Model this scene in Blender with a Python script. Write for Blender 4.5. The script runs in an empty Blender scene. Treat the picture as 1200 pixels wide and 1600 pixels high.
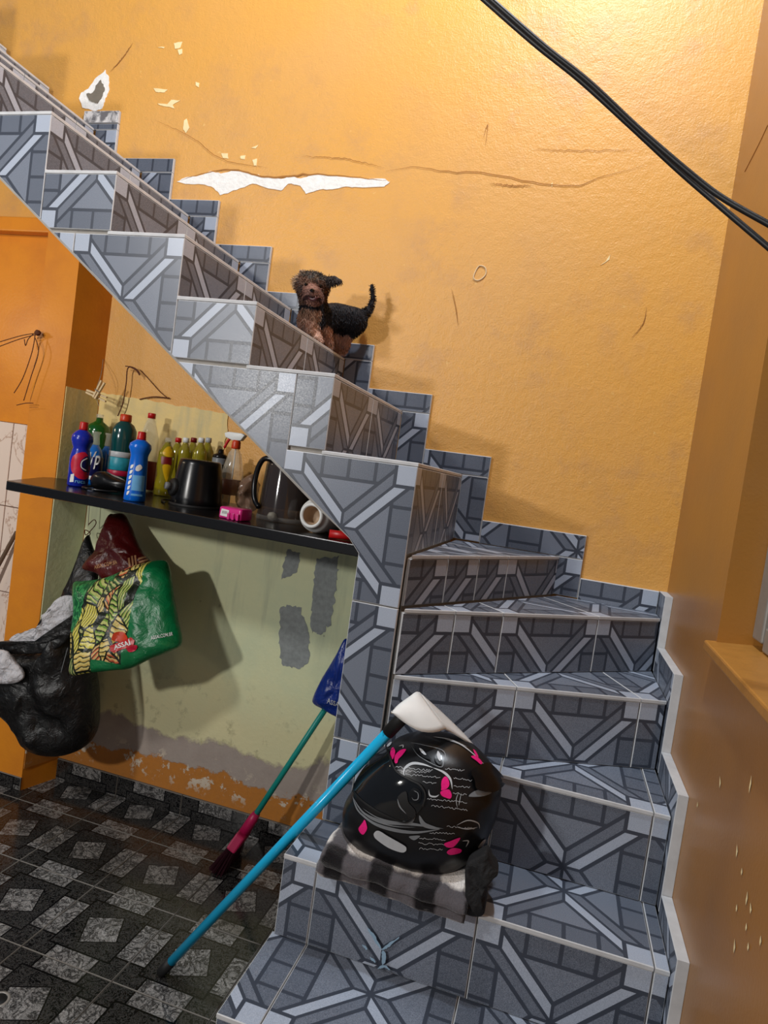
import bpy, bmesh, math, random
from mathutils import Vector, Matrix, noise
from mathutils.bvhtree import BVHTree
random.seed(7)
SC = bpy.context.scene
COL = SC.collection
V = Vector

# ------------------------------------------------------------------ camera
F_PX, YAW, PITCH, ROLL, EYE = 1029.6, 0.2630, -0.0541, -0.13805, 1.45
def _basis():
    ca, sa, cb, sb = math.cos(YAW), math.sin(YAW), math.cos(PITCH), math.sin(PITCH)
    cr, sr = math.cos(ROLL), math.sin(ROLL)
    r = V((ca, sa, 0)); f = V((-sa, ca, 0)); u = V((0, 0, 1))
    f2 = cb * f + sb * u; d2 = -(cb * u - sb * f)
    return cr * r + sr * d2, cr * d2 - sr * r, f2
RT, DN, FW = _basis()
EYEP = V((0, 0, EYE))
cam = bpy.data.cameras.new('camera'); cam_o = bpy.data.objects.new('camera', cam); COL.objects.link(cam_o)
cam.sensor_fit = 'VERTICAL'; cam.sensor_height = 36; cam.lens = F_PX / 1600 * 36
cam.clip_start = 0.02
mw = Matrix.Identity(4)
for i in range(3):
    mw[i][0] = RT[i]; mw[i][1] = -DN[i]; mw[i][2] = -FW[i]; mw[i][3] = EYEP[i]
cam_o.matrix_world = mw
SC.camera = cam_o

# ------------------------------------------------------------------ world, lights, exposure
w = bpy.data.worlds.new('world'); SC.world = w; w.use_nodes = True
bg = w.node_tree.nodes['Background']
bg.inputs[0].default_value = (0.62, 0.72, 0.9, 1); bg.inputs[1].default_value = 0.14
def lamp(name, loc, power, color, size):
    l = bpy.data.lights.new(name, 'POINT'); l.energy = power; l.color = color; l.shadow_soft_size = size
    o = bpy.data.objects.new(name, l); o.location = loc; COL.objects.link(o); return o
lamp('room_lamp', (-2.05, -0.35, 2.70), 95, (1.0, 0.98, 0.96), 0.12)
lamp('yard_lamp', (-2.55, -2.10, 2.10), 220, (1.0, 0.97, 0.92), 0.10)
lamp('stairwell_lamp', (-0.20, 1.08, 4.30), 235, (0.86, 0.93, 1.0), 0.06)
lamp('passage_lamp', (-3.0, 1.40, 1.95), 9, (1.0, 0.80, 0.54), 0.05)
vs = SC.view_settings
vs.view_transform = 'Standard'; vs.look = 'None'; vs.gamma = 1; vs.use_curve_mapping = False
vs.exposure = 0.0

# ------------------------------------------------------------------ pixel rays (1200 x 1600 frame)
def ray(px, py):
    return RT * ((px - 600) / F_PX) + DN * ((py - 800) / F_PX) + FW
def on_y(px, py, y): d = ray(px, py); return EYEP + d * (y / d.y)
def on_z(px, py, z): d = ray(px, py); return EYEP + d * ((z - EYE) / d.z)
def on_x(px, py, x): d = ray(px, py); return EYEP + d * (x / d.x)

# ------------------------------------------------------------------ node helpers
class X:
    """a socket with arithmetic"""
    nt = None
    def __init__(s, v): s.v = v
    @staticmethod
    def m(op, *a, clamp=False):
        n = X.nt.nodes.new('ShaderNodeMath'); n.operation = op; n.use_clamp = clamp
        for i, q in enumerate(a):
            q = q.v if isinstance(q, X) else q
            if isinstance(q, (int, float)): n.inputs[i].default_value = q
            else: X.nt.links.new(q, n.inputs[i])
        return X(n.outputs[0])
    def __add__(s, o): return X.m('ADD', s, o)
    def __radd__(s, o): return X.m('ADD', o, s)
    def __sub__(s, o): return X.m('SUBTRACT', s, o)
    def __rsub__(s, o): return X.m('SUBTRACT', o, s)
    def __mul__(s, o): return X.m('MULTIPLY', s, o)
    def __rmul__(s, o): return X.m('MULTIPLY', o, s)
    def __truediv__(s, o): return X.m('DIVIDE', s, o)
    def __lt__(s, o): return X.m('LESS_THAN', s, o)
    def __gt__(s, o): return X.m('GREATER_THAN', s, o)
    def abs(s): return X.m('ABSOLUTE', s)
    def inv(s): return X.m('SUBTRACT', 1.0, s)
    def frac(s): return X.m('FRACT', s)
def mx(a, b): return X.m('MAXIMUM', a, b)
def mn(a, b): return X.m('MINIMUM', a, b)
def s2l(c):
    return tuple((q / 255 / 12.92) if q / 255 <= 0.04045 else ((q / 255 + 0.055) / 1.055) ** 2.4 for q in c) + (1,)
def mix(fac, a, b):
    n = X.nt.nodes.new('ShaderNodeMix'); n.data_type = 'RGBA'
    for sock, q in ((n.inputs[0], fac), (n.inputs[6], a), (n.inputs[7], b)):
        q = q.v if isinstance(q, X) else q
        if isinstance(q, (int, float)): sock.default_value = q
        elif isinstance(q, tuple): sock.default_value = q if len(q) == 4 else q + (1,)
        else: X.nt.links.new(q, sock)
    return n.outputs[2]
def ramp(x, lo, hi):
    n = X.nt.nodes.new('ShaderNodeMapRange'); n.clamp = True
    X.nt.links.new(x.v, n.inputs[0]); n.inputs[1].default_value = lo; n.inputs[2].default_value = hi
    return X(n.outputs[0])
def tex(kind, vec, scale, **kw):
    n = X.nt.nodes.new('ShaderNodeTex' + kind)
    if vec is not None: X.nt.links.new(vec, n.inputs['Vector'])
    n.inputs['Scale'].default_value = scale
    for k, q in kw.items():
        if k in n.inputs: n.inputs[k].default_value = q
        else: setattr(n, k, q)
    return n
def noi(vec, scale, detail=4.0, rough=0.55, **kw):
    return X(tex('Noise', vec, scale, Detail=detail, Roughness=rough, **kw).outputs[0])
def coords(kind='Object'):
    return X.nt.nodes.new('ShaderNodeTexCoord').outputs[kind]
def xyz(vec):
    n = X.nt.nodes.new('ShaderNodeSeparateXYZ'); X.nt.links.new(vec, n.inputs[0]); return [X(o) for o in n.outputs]
def bump(h, strength=0.3, dist=0.01):
    n = X.nt.nodes.new('ShaderNodeBump'); n.inputs['Strength'].default_value = strength; n.inputs['Distance'].default_value = dist
    X.nt.links.new(h.v if isinstance(h, X) else h, n.inputs['Height']); return n.outputs[0]
def material(name, build):
    m = bpy.data.materials.new(name); m.use_nodes = True
    X.nt = m.node_tree; b = m.node_tree.nodes['Principled BSDF']
    def put(**kw):
        for k, q in kw.items():
            s = b.inputs[k.replace('_', ' ')]
            q = q.v if isinstance(q, X) else q
            if isinstance(q, tuple): s.default_value = q if len(q) == 4 else q + (1,)
            elif isinstance(q, (int, float)): s.default_value = q
            else: m.node_tree.links.new(q, s)
    build(put); return m
def plain(name, rgb, rough=0.5, metal=0.0, var=0.12, scale=30, alpha=None, trans=0.0, bumpy=0.0, ior=1.45):
    def f(put):
        c = coords(); n = noi(c, scale, 3)
        base = s2l(rgb)
        dark = tuple(q * (1 - 2 * var) for q in base[:3]) + (1,); lite = tuple(min(1, q * (1 + var)) for q in base[:3]) + (1,)
        put(Base_Color=mix(n, dark, lite), Roughness=rough, Metallic=metal, IOR=ior)
        if trans: put(Transmission_Weight=trans)
        if bumpy: put(Normal=bump(n, bumpy, 0.004))
    return material(name, f)

# ------------------------------------------------------------------ object helpers
def tag(o, label=None, cat=None, group=None, kind=None):
    if label: o['label'] = label
    if cat: o['category'] = cat
    if group: o['group'] = group
    if kind: o['kind'] = kind
    return o
def obj(name, bm_or_mesh, mats, parent=None, smooth=False):
    if isinstance(bm_or_mesh, bmesh.types.BMesh):
        me = bpy.data.meshes.new(name); bm_or_mesh.normal_update(); bm_or_mesh.to_mesh(me); bm_or_mesh.free()
    else: me = bm_or_mesh
    if not isinstance(mats, (list, tuple)): mats = [mats]
    for m in mats: me.materials.append(m)
    if smooth:
        for p in me.polygons: p.use_smooth = True
    o = bpy.data.objects.new(name, me); COL.objects.link(o)
    if parent is not None:
        o.parent = parent; o.matrix_parent_inverse = parent.matrix_basis.inverted()
    return o
def empty(name, loc, label=None, cat=None, group=None, kind=None):
    o = bpy.data.objects.new(name, None); o.location = loc; o.empty_display_size = 0.05; COL.objects.link(o)
    return tag(o, label, cat, group, kind)
def box_bm(x0, x1, y0, y1, z0, z1, bev=0.0, bm=None):
    bm = bm or bmesh.new()
    vs_ = [bm.verts.new((x, y, z)) for x in (x0, x1) for y in (y0, y1) for z in (z0, z1)]
    fs = [bm.faces.new([vs_[i] for i in f]) for f in ((0, 1, 3, 2), (4, 6, 7, 5), (0, 4, 5, 1), (2, 3, 7, 6), (0, 2, 6, 4), (1, 5, 7, 3))]
    if bev: bmesh.ops.bevel(bm, geom=list({e for f in fs for e in f.edges}), offset=bev, segments=2, affect='EDGES', profile=0.5)
    return bm
def prism_bm(pts, vec, bev=0.0):
    """closed prism: polygon (3D points, CCW seen from -vec side) swept by vec"""
    bm = bmesh.new(); vec = V(vec)
    a = [bm.verts.new(p) for p in pts]; b = [bm.verts.new(V(p) + vec) for p in pts]
    n = len(pts); bm.faces.new(a[::-1]); bm.faces.new(b)
    for i in range(n): bm.faces.new((a[i], a[(i + 1) % n], b[(i + 1) % n], b[i]))
    bmesh.ops.recalc_face_normals(bm, faces=bm.faces)
    if bev: bmesh.ops.bevel(bm, geom=list(bm.edges), offset=bev, segments=2, affect='EDGES', profile=0.5)
    return bm
def frame_of(d):
    d = d.normalized(); a = V((0, 0, 1)) if abs(d.z) < 0.9 else V((1, 0, 0))
    u = d.cross(a).normalized(); return u, d.cross(u)
def tube_bm(pts, r, seg=8, bm=None, cap=True):
    """swept tube; r is a number or a list"""
    bm = bm or bmesh.new(); pts = [V(p) for p in pts]; n = len(pts); rings = []; u = None
    for i, p in enumerate(pts):
        d = (pts[min(i + 1, n - 1)] - pts[max(i - 1, 0)]).normalized()
        if u is None: u, v_ = frame_of(d)
        else: u = (u - d * u.dot(d)).normalized(); v_ = d.cross(u)
        rr = r[i] if isinstance(r, (list, tuple)) else r
        rings.append([bm.verts.new(p + (u * math.cos(t) + v_ * math.sin(t)) * rr) for t in [2 * math.pi * k / seg for k in range(seg)]])
    for a, b in zip(rings, rings[1:]):
        for k in range(seg): bm.faces.new((a[k], a[(k + 1) % seg], b[(k + 1) % seg], b[k]))
    if cap: bm.faces.new(rings[0][::-1]); bm.faces.new(rings[-1])
    bmesh.ops.recalc_face_normals(bm, faces=bm.faces)
    return bm
def lathe_bm(prof, seg=24, center=(0, 0, 0), axis=None, cap=True):
    """prof: (radius, height) list; UV u around, v along height"""
    bm = bmesh.new(); c = V(center)
    q = V((0, 0, 1)).rotation_difference(V(axis).normalized()) if axis is not None else None
    uvl = bm.loops.layers.uv.new('UVMap'); rings = []
    h0, h1 = prof[0][1], prof[-1][1]
    for r, h in prof:
        ring = []
        for k in range(seg):
            t = 2 * math.pi * k / seg; p = V((r * math.cos(t), r * math.sin(t), h))
            if q: p = q @ p
            ring.append(bm.verts.new(c + p))
        rings.append(ring)
    for i, (a, b) in enumerate(zip(rings, rings[1:])):
        for k in range(seg):
            f = bm.faces.new((a[k], a[(k + 1) % seg], b[(k + 1) % seg], b[k]))
            for l, (uu, hh) in zip(f.loops, ((k, prof[i][1]), (k + 1, prof[i][1]), (k + 1, prof[i + 1][1]), (k, prof[i + 1][1]))):
                l[uvl].uv = (uu / seg, (hh - h0) / max(1e-6, h1 - h0))
    if cap:
        if prof[0][0] > 1e-5: bm.faces.new(rings[0][::-1])
        if prof[-1][0] > 1e-5: bm.faces.new(rings[-1])
    bmesh.ops.remove_doubles(bm, verts=bm.verts, dist=1e-6)
    bmesh.ops.recalc_face_normals(bm, faces=bm.faces)
    return bm
def catmull(pts, n, closed=True):
    out = []; m = len(pts)
    segs = m if closed else m - 1
    for k in range(n):
        t = k / n * segs if closed else k / (n - 1) * segs
        i = min(int(t), segs - 1); f = t - i
        g = (lambda j: pts[j % m]) if closed else (lambda j: pts[max(0, min(m - 1, j))])
        p0, p1, p2, p3 = V(g(i - 1)), V(g(i)), V(g(i + 1)), V(g(i + 2))
        out.append(0.5 * ((2 * p1) + (p2 - p0) * f + (2 * p0 - 5 * p1 + 4 * p2 - p3) * f * f + (3 * p1 - p0 - 3 * p2 + p3) * f ** 3))
    return out
def fbm(p, s, o=3):
    r = 0; a = 1
    for k in range(o): r += a * noise.noise(V(p) * s); s *= 2.1; a *= 0.5
    return r
def pillow(name, outline, mat, front, back, parent=None, n=72, rings=12, power=2.4, wr=0.0, wrs=12, smooth_outline=True, centre=None, seed=0):
    """closed puffed body on an outline lying in a plane of constant y; bulges by front (-y) and back (+y)"""
    o = catmull(outline, n) if smooth_outline else [V(p) for p in outline]
    n = len(o); c = V(centre) if centre else sum(o, V()) / n
    bm = bmesh.new(); uvl = bm.loops.layers.uv.new('UVMap')
    xs = [p.x for p in o]; zs = [p.z for p in o]; x0, x1, z0, z1 = min(xs), max(xs), min(zs), max(zs)
    def shell(depth, sgn, rim):
        rr = [rim]
        for i in range(1, rings):
            s = math.cos(i / rings * math.pi / 2); ring = []
            for p in o:
                q = c + (p - c) * s; d = depth * (1 - s ** power) ** 0.5
                q = q + V((0, sgn * d, 0))
                if wr: q += V((0.5 * fbm(q + V((seed, 5, 0)), wrs), fbm(q + V((seed, 0, 0)), wrs), 0.5 * fbm(q + V((0, 9, seed)), wrs))) * wr * min(1, 3 * (1 - s))
                ring.append(bm.verts.new(q))
            rr.append(ring)
        mid = bm.verts.new(c + V((0, sgn * depth, 0)))
        for a, b in zip(rr, rr[1:]):
            for k in range(n):
                vv = (a[k], a[(k + 1) % n], b[(k + 1) % n], b[k]); bm.faces.new(vv if sgn > 0 else vv[::-1])
        for k in range(n):
            vv = (rr[-1][k], rr[-1][(k + 1) % n], mid); bm.faces.new(vv if sgn > 0 else vv[::-1])
    rim = [bm.verts.new(p) for p in o]
    shell(front, -1, rim); shell(back, 1, rim)
    bmesh.ops.recalc_face_normals(bm, faces=bm.faces)
    for f in bm.faces:
        for l in f.loops: l[uvl].uv = ((l.vert.co.x - x0) / (x1 - x0), (l.vert.co.z - z0) / (z1 - z0))
    return obj(name, bm, mat, parent, True)
def bvh_of(*objs):
    vs_, fs = [], []
    for o in objs:
        k = len(vs_); M = o.matrix_world if o.parent is None else Matrix.Identity(4)
        vs_ += [v.co.copy() for v in o.data.vertices]; fs += [[i + k for i in p.vertices] for p in o.data.polygons]
    return BVHTree.FromPolygons(vs_, fs)
def conform(name, pts, faces, bvh, mat, parent, off=0.002, thick=0.0):
    """lay a 2D drawing (pixel points) on a real surface, standing off by `off`"""
    bm = bmesh.new(); vv = []
    for px, py in pts:
        d = ray(px, py).normalized(); h = bvh.ray_cast(EYEP, d)
        if h[0] is None: vv.append(None)
        else:
            nn = h[1] if h[1].dot(d) < 0 else -h[1]
            vv.append((bm.verts.new(h[0] + nn * off), nn, h[0]))
    for f in faces:
        if any(vv[i] is None for i in f): continue
        try: bm.faces.new([vv[i][0] for i in f])
        except ValueError: pass
    if thick:
        r = bmesh.ops.extrude_face_region(bm, geom=list(bm.faces))
        top = {g for g in r['geom'] if isinstance(g, bmesh.types.BMVert)}
        bm.normal_update()
        for q in top: q.co -= ray(*(600, 800)).normalized() * thick
    for q in [q for q in bm.verts if not q.link_faces]: bm.verts.remove(q)
    bmesh.ops.recalc_face_normals(bm, faces=bm.faces)
    return obj(name, bm, mat, parent, True)
def patch_px(poly, rings=6, n=None, smooth=True):
    p = [V((a, b, 0)) for a, b in poly]
    o = catmull(p, n or 40) if smooth else p
    if not smooth:
        q = []
        for i in range(len(o)):
            for k in range(4): q.append(o[i].lerp(o[(i + 1) % len(o)], k / 4))
        o = q
    n = len(o); c = sum(o, V()) / n; pts = []; faces = []
    for i in range(rings):
        s = 1 - i / rings
        pts += [((c + (q - c) * s).x, (c + (q - c) * s).y) for q in o]
    pts.append((c.x, c.y))
    for i in range(rings - 1):
        for k in range(n): faces.append((i * n + k, i * n + (k + 1) % n, (i + 1) * n + (k + 1) % n, (i + 1) * n + k))
    for k in range(n): faces.append(((rings - 1) * n + k, (rings - 1) * n + (k + 1) % n, len(pts) - 1))
    return pts, faces
def stroke_px(line, wpx, n=24, taper=False):
    o = catmull([V((a, b, 0)) for a, b in line], n, False); pts = []; faces = []
    for i, p in enumerate(o):
        d = (o[min(i + 1, n - 1)] - o[max(i - 1, 0)]); d = V((-d.y, d.x, 0)).normalized()
        ww = wpx / 2 * (math.sin(math.pi * (i + 0.3) / (n - 0.4)) if taper else 1)
        pts += [((p + d * ww).x, (p + d * ww).y), ((p - d * ww).x, (p - d * ww).y)]
    for i in range(n - 1): faces.append((2 * i, 2 * i + 1, 2 * i + 3, 2 * i + 2))
    return pts, faces
def text_mesh(s, shear=0.0, bold=0.0):
    cu = bpy.data.curves.new('t', 'FONT'); cu.body = s; cu.shear = shear; cu.offset = bold; cu.resolution_u = 3
    o = bpy.data.objects.new('t', cu); me = bpy.data.meshes.new_from_object(o); bpy.data.objects.remove(o)
    return me
def text_px(s, org, right, up, shear=0.0, bold=0.0):
    """text in the pixel frame: org = baseline start, right = vector of the whole width, up = vector of cap height"""
    me = text_mesh(s, shear, bold)
    xs = [v.co.x for v in me.vertices]; ys = [v.co.y for v in me.vertices]
    x0, x1, y1 = min(xs), max(xs), max(0.6, max(ys))
    pts = [(org[0] + right[0] * (v.co.x - x0) / (x1 - x0) + up[0] * v.co.y / y1, org[1] + right[1] * (v.co.x - x0) / (x1 - x0) + up[1] * v.co.y / y1) for v in me.vertices]
    return pts, [tuple(p.vertices) for p in me.polygons]

# ------------------------------------------------------------------ materials
def wall_paint(put):
    c = coords(); n1 = noi(c, 1.3, 5); n2 = noi(c, 9, 6, 0.6); n3 = noi(c, 160, 3, 0.6)
    base = mix(ramp(n1, 0.3, 0.7), s2l((220, 160, 70)), s2l((214, 160, 88)))
    base = mix(ramp(n2, 0.48, 0.75) * ramp(noi(c, 2.2, 3), 0.42, 0.62) * 0.7, base, s2l((184, 140, 96)))
    base = mix(ramp(noi(c, 38, 3), 0.72, 0.76) * 0.35, base, s2l((240, 205, 130)))
    cr = tex('Voronoi', c, 1.1, feature='DISTANCE_TO_EDGE')
    put(Base_Color=base, Roughness=0.42, Specular_IOR_Level=0.45, Normal=bump(n3 * 0.6 + noi(c, 45, 4) * 0.9 + n2 * 0.6, 0.42, 0.006))
M_WALL = material('orange_wall_paint', wall_paint)
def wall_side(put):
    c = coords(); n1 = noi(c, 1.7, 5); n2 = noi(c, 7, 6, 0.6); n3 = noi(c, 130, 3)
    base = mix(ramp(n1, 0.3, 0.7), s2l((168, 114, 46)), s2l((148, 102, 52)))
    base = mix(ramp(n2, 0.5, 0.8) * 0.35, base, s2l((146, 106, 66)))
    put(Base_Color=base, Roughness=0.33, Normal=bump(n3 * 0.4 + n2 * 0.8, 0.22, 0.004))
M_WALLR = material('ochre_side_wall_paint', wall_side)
def pillar_paint(put):
    c = coords(); n2 = noi(c, 6, 5)
    put(Base_Color=mix(ramp(n2, 0.4, 0.75), s2l((222, 138, 30)), s2l((204, 122, 34))), Roughness=0.4, Normal=bump(noi(c, 90, 4), 0.15, 0.004))
M_PILLAR = material('deep_orange_paint', pillar_paint)
def alcove(put):
    c = coords(); x, y, z = xyz(c)
    n1 = noi(c, 3.2, 6, 0.6); n2 = noi(c, 14, 6, 0.65); n3 = noi(c, 60, 4)
    wob = z + (n1 - 0.5) * 0.24 + (n2 - 0.5) * 0.09
    lime = mix(ramp(n1, 0.35, 0.7), s2l((228, 228, 182)), s2l((206, 216, 180)))
    cream = mix(ramp(n2, 0.35, 0.7), s2l((232, 204, 132)), s2l((218, 196, 138)))
    base = mix(ramp(z, 1.20, 1.24), lime, cream)
    st = tex('Noise', None, 1.0)
    mp = X.nt.nodes.new('ShaderNodeMapping'); mp.inputs['Scale'].default_value = (16, 16, 1.6); X.nt.links.new(c, mp.inputs[0])
    streak = noi(mp.outputs[0], 1.0, 4)
    base = mix(ramp(streak, 0.52, 0.72) * ramp(z, 0.6, 0.9) * 0.5, base, s2l((150, 160, 140)))
    base = mix(ramp(wob, 0.62, 0.42) * 0.75, base, s2l((216, 206, 160)))
    base = mix(ramp(n2, 0.56, 0.70) * ramp(wob, 0.66, 0.36) * 0.7, base, s2l((112, 108, 74)))
    dirt = ramp(wob, 0.335, 0.315)
    base = mix(dirt, base, mix(n2, s2l((150, 136, 128)), s2l((176, 164, 154))))
    rust = ramp(wob - (n3 - 0.5) * 0.03, 0.205, 0.195)
    base = mix(rust, base, mix(n3, s2l((190, 120, 36)), s2l((170, 110, 48))))
    fl = ramp(noi(c, 10, 8, 0.72), 0.56, 0.58) * ramp(wob, 0.26, 0.20) * ramp(z, 0.10, 0.15)
    base = mix(fl, base, s2l((206, 192, 172)))
    spots = ramp(X(tex('Voronoi', c, 9).outputs[0]), 0.055, 0.04) * ramp(z, 0.9, 0.8)
    base = mix(spots * 0.7, base, s2l((70, 62, 40)))
    relief = n3 * 0.5 + n2 * 0.6 - dirt * 0.8 - rust * 0.5 + fl * 0.4
    put(Base_Color=base, Roughness=0.62, Normal=bump(relief, 0.4, 0.006))
M_ALCOVE = material('lime_plaster_with_damp', alcove)
def peeled(put):
    c = coords(); n = noi(c, 40, 5); put(Base_Color=mix(n, s2l((214, 212, 206)), s2l((252, 250, 246))), Roughness=0.85, Normal=bump(noi(c, 70, 5), 0.5, 0.006))
M_PEEL = material('bare_white_plaster', peeled)
M_CRACK = plain('dark_crack_edge', (164, 112, 54), 0.9)
M_MARK = plain('chipped_cream_plaster', (244, 222, 168), 0.8)
M_HOLE = plain('grey_cement_hole', (120, 112, 100), 0.95, bumpy=0.8)

S_T = 0.353
def stair_tile(put):
    uv = X.nt.nodes.new('ShaderNodeUVMap').outputs[0]
    u, v, _ = xyz(uv); c = coords()
    p = u.frac() - 0.5; q = v.frac() - 0.5
    ap, aq = p.abs(), q.abs()
    top = aq > ap; r = mx(ap, aq)
    sp = X.m('SIGN', p); sq = X.m('SIGN', q)
    t = top * (p * sq) + top.inv() * (q * sp * -1.0)
    dl = (r + t) * 0.7071; dr = (r - t) * 0.7071
    W, E, T = 0.080, 0.346, 0.0125
    at = t.abs()
    corner = (r > E) * (at > E)
    lite = (dl < W) * corner.inv() * (t < 0.0); med = (dr < W) * corner.inv() * (t > 0.0)
    strip = (r > E) * lite.inv() * med.inv() * corner.inv()
    inner = (r < E) * lite.inv() * med.inv()
    ln = ((dl - W).abs() < T) * corner.inv() * (t < 0.0)
    ln = mx(ln, ((dr - W).abs() < T) * corner.inv() * (t > 0.0))
    ln = mx(ln, (at < T * 0.8) * (r < W * 1.45))
    ln = mx(ln, mx(dl < T * 0.8, dr < T * 0.8) * (r < E))
    ln = mx(ln, ((r - E).abs() < T) * (lite.inv() * med.inv()))
    ln = mx(ln, ((at - E).abs() < T) * (r > E - T))
    ln = mx(ln, strip * mx(at < T, (at - 0.20).abs() < T))
    spk = noi(c, 700, 2, 0.7); sp2 = noi(c, 260, 2)
    cl = mix(ramp(spk, 0.35, 0.68), s2l((150, 161, 178)), s2l((186, 195, 210)))
    cm = mix(ramp(spk, 0.35, 0.68), s2l((78, 85, 98)), s2l((132, 140, 154)))
    ci = mix(ramp(spk, 0.35, 0.68), s2l((88, 96, 110)), s2l((144, 152, 166)))
    cs = mix(ramp(spk, 0.35, 0.68), s2l((66, 73, 86)), s2l((124, 132, 146)))
    col = mix(inner, cs, ci); col = mix(med, col, cm); col = mix(mx(lite, corner), col, cl)
    col = mix(ln, col, s2l((62, 68, 80)))
    put(Base_Color=col, Roughness=0.28 + ramp(sp2, 0.3, 0.7) * 0.10, Specular_IOR_Level=0.42, Normal=bump(ln * -1.0 + spk * 0.12, 0.25, 0.0015))
M_TILE = material('grey_geometric_tile', stair_tile)
M_EDGE = plain('pale_tile_edge_and_grout', (200, 202, 204), 0.8)
M_CORE = plain('cement_bed', (168, 164, 158), 0.9, bumpy=0.3)
def marble_edge(put):
    c = coords(); n = noi(c, 22, 6, 0.6, Distortion=1.5); put(Base_Color=mix(ramp(n, 0.42, 0.6), s2l((120, 118, 120)), s2l((226, 224, 222))), Roughness=0.3)
M_MARBLE = material('white_marble_scrap', marble_edge)
def floor_tile(put):
    uv = X.nt.nodes.new('ShaderNodeUVMap').outputs[0]
    u, v, _ = xyz(uv); c = coords()
    p = u.frac() - 0.5; q = v.frac() - 0.5; ap, aq = p.abs(), q.abs()
    r = mx(ap, aq); E = 0.335
    inner = r < E
    side = inner.inv() * (mn(ap, aq) < 0.245)
    a = 0.42; pr = p * math.cos(a) + q * math.sin(a); qr = q * math.cos(a) - p * math.sin(a)
    sq = mx(pr.abs(), qr.abs()); dia = sq < 0.175
    T = 0.009
    ln = mx((r - E).abs() < T, inner.inv() * ((mn(ap, aq) - 0.245).abs() < T)); ln = mx(ln, (sq - 0.175).abs() < T * 0.7)
    vein = X(tex('Voronoi', c, 34, feature='DISTANCE_TO_EDGE').outputs[0]); nz = noi(c, 26, 6, 0.65, Distortion=1.2)
    vn = noi(c, 60, 5, 0.7, Distortion=2.0)
    wv = ramp((nz - 0.5).abs(), 0.0, 0.07) * ramp((vn - 0.5).abs(), 0.0, 0.05)
    white = mix(wv, s2l((30, 29, 30)), mix(noi(c, 12, 3), s2l((104, 102, 100)), s2l((172, 170, 168))))
    black = mix(ramp((vn - 0.5).abs(), 0.06, 0.0) * 0.4, s2l((12, 12, 13)), s2l((110, 108, 106)))
    col = mix(mx(dia, side), black, white); col = mix(ln, col, s2l((10, 10, 11)))
    put(Base_Color=col, Roughness=0.14, Normal=bump(ln * -1.0, 0.2, 0.001))
M_FLOOR = material('black_white_marble_floor_tile', floor_tile)
M_FGROUT = plain('dark_floor_grout', (120, 116, 110), 0.9)
def wtile(put):
    c = coords(); n = noi(c, 5, 6, 0.6, Distortion=1.0)
    put(Base_Color=mix(ramp((n - 0.5).abs(), 0.0, 0.02), s2l((190, 160, 140)), s2l((232, 214, 200))), Roughness=0.2)
M_WTILE = material('cream_wall_tile', wtile)
M_SHELF = plain('black_granite_shelf', (20, 20, 22), 0.22, var=0.3, scale=200)
M_RUST = plain('rusty_wire', (92, 48, 24), 0.8)
M_WIRE = plain('black_cable_sheath', (18, 18, 20), 0.45)
M_BLACK = plain('black_plastic', (14, 14, 16), 0.25)
M_BLACKM = plain('matt_black', (16, 16, 17), 0.6)
M_WOOD = plain('bare_wood', (222, 196, 152), 0.6)
M_RED = plain('red_plastic', (196, 26, 28), 0.35)
M_ORED = plain('orange_red_cap', (206, 62, 24), 0.35)
M_WHITE = plain('white_plastic', (232, 234, 232), 0.4, var=0.04)
M_GREYM = plain('grey_window_metal', (150, 146, 140), 0.4, 0.3)
M_CLEAR = plain('clear_plastic', (235, 235, 228), 0.08, trans=0.92, var=0.02, ior=1.2)

# ================================================================== the setting
YW, YF, XR = 2.30, 1.57, 0.36
# ---- back wall (orange above the stairs, lime plaster in the alcove below)
wall_back = tag(obj('wall_back', box_bm(-4.2, 0.80, YW, YW + 0.15, -0.02, 4.6), M_WALL), 'orange textured plaster wall rising behind the tiled stairs', None, None, 'structure')
pts = [(-1.90, 1.63), (-1.70, 1.622), (-1.50, 1.612), (-1.303, 1.606), (-1.288, 1.60), (-1.284, 1.30), (-1.284, 1.20), (-0.46, 1.20), (-0.46, 0.09), (-1.90, 0.09)]
jag = []
for i, (a, b) in enumerate(pts):
    a2, b2 = pts[(i + 1) % len(pts)]; k = max(1, int(math.hypot(a2 - a, b2 - b) / 0.02)) if i < 6 else 1
    for t in range(k):
        f = t / k; n_ = (noise.noise(V((a + (a2 - a) * f, b + (b2 - b) * f, 3)) * 40) * 0.008) if (t and i < 6) else 0
        jag.append((a + (a2 - a) * f + (n_ if i in (4, 5) else 0), YW - 0.004, b + (b2 - b) * f + (n_ if i < 4 else 0)))
obj('plaster_panel', prism_bm(jag, (0, 0.004, 0)), M_ALCOVE, wall_back)
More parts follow.
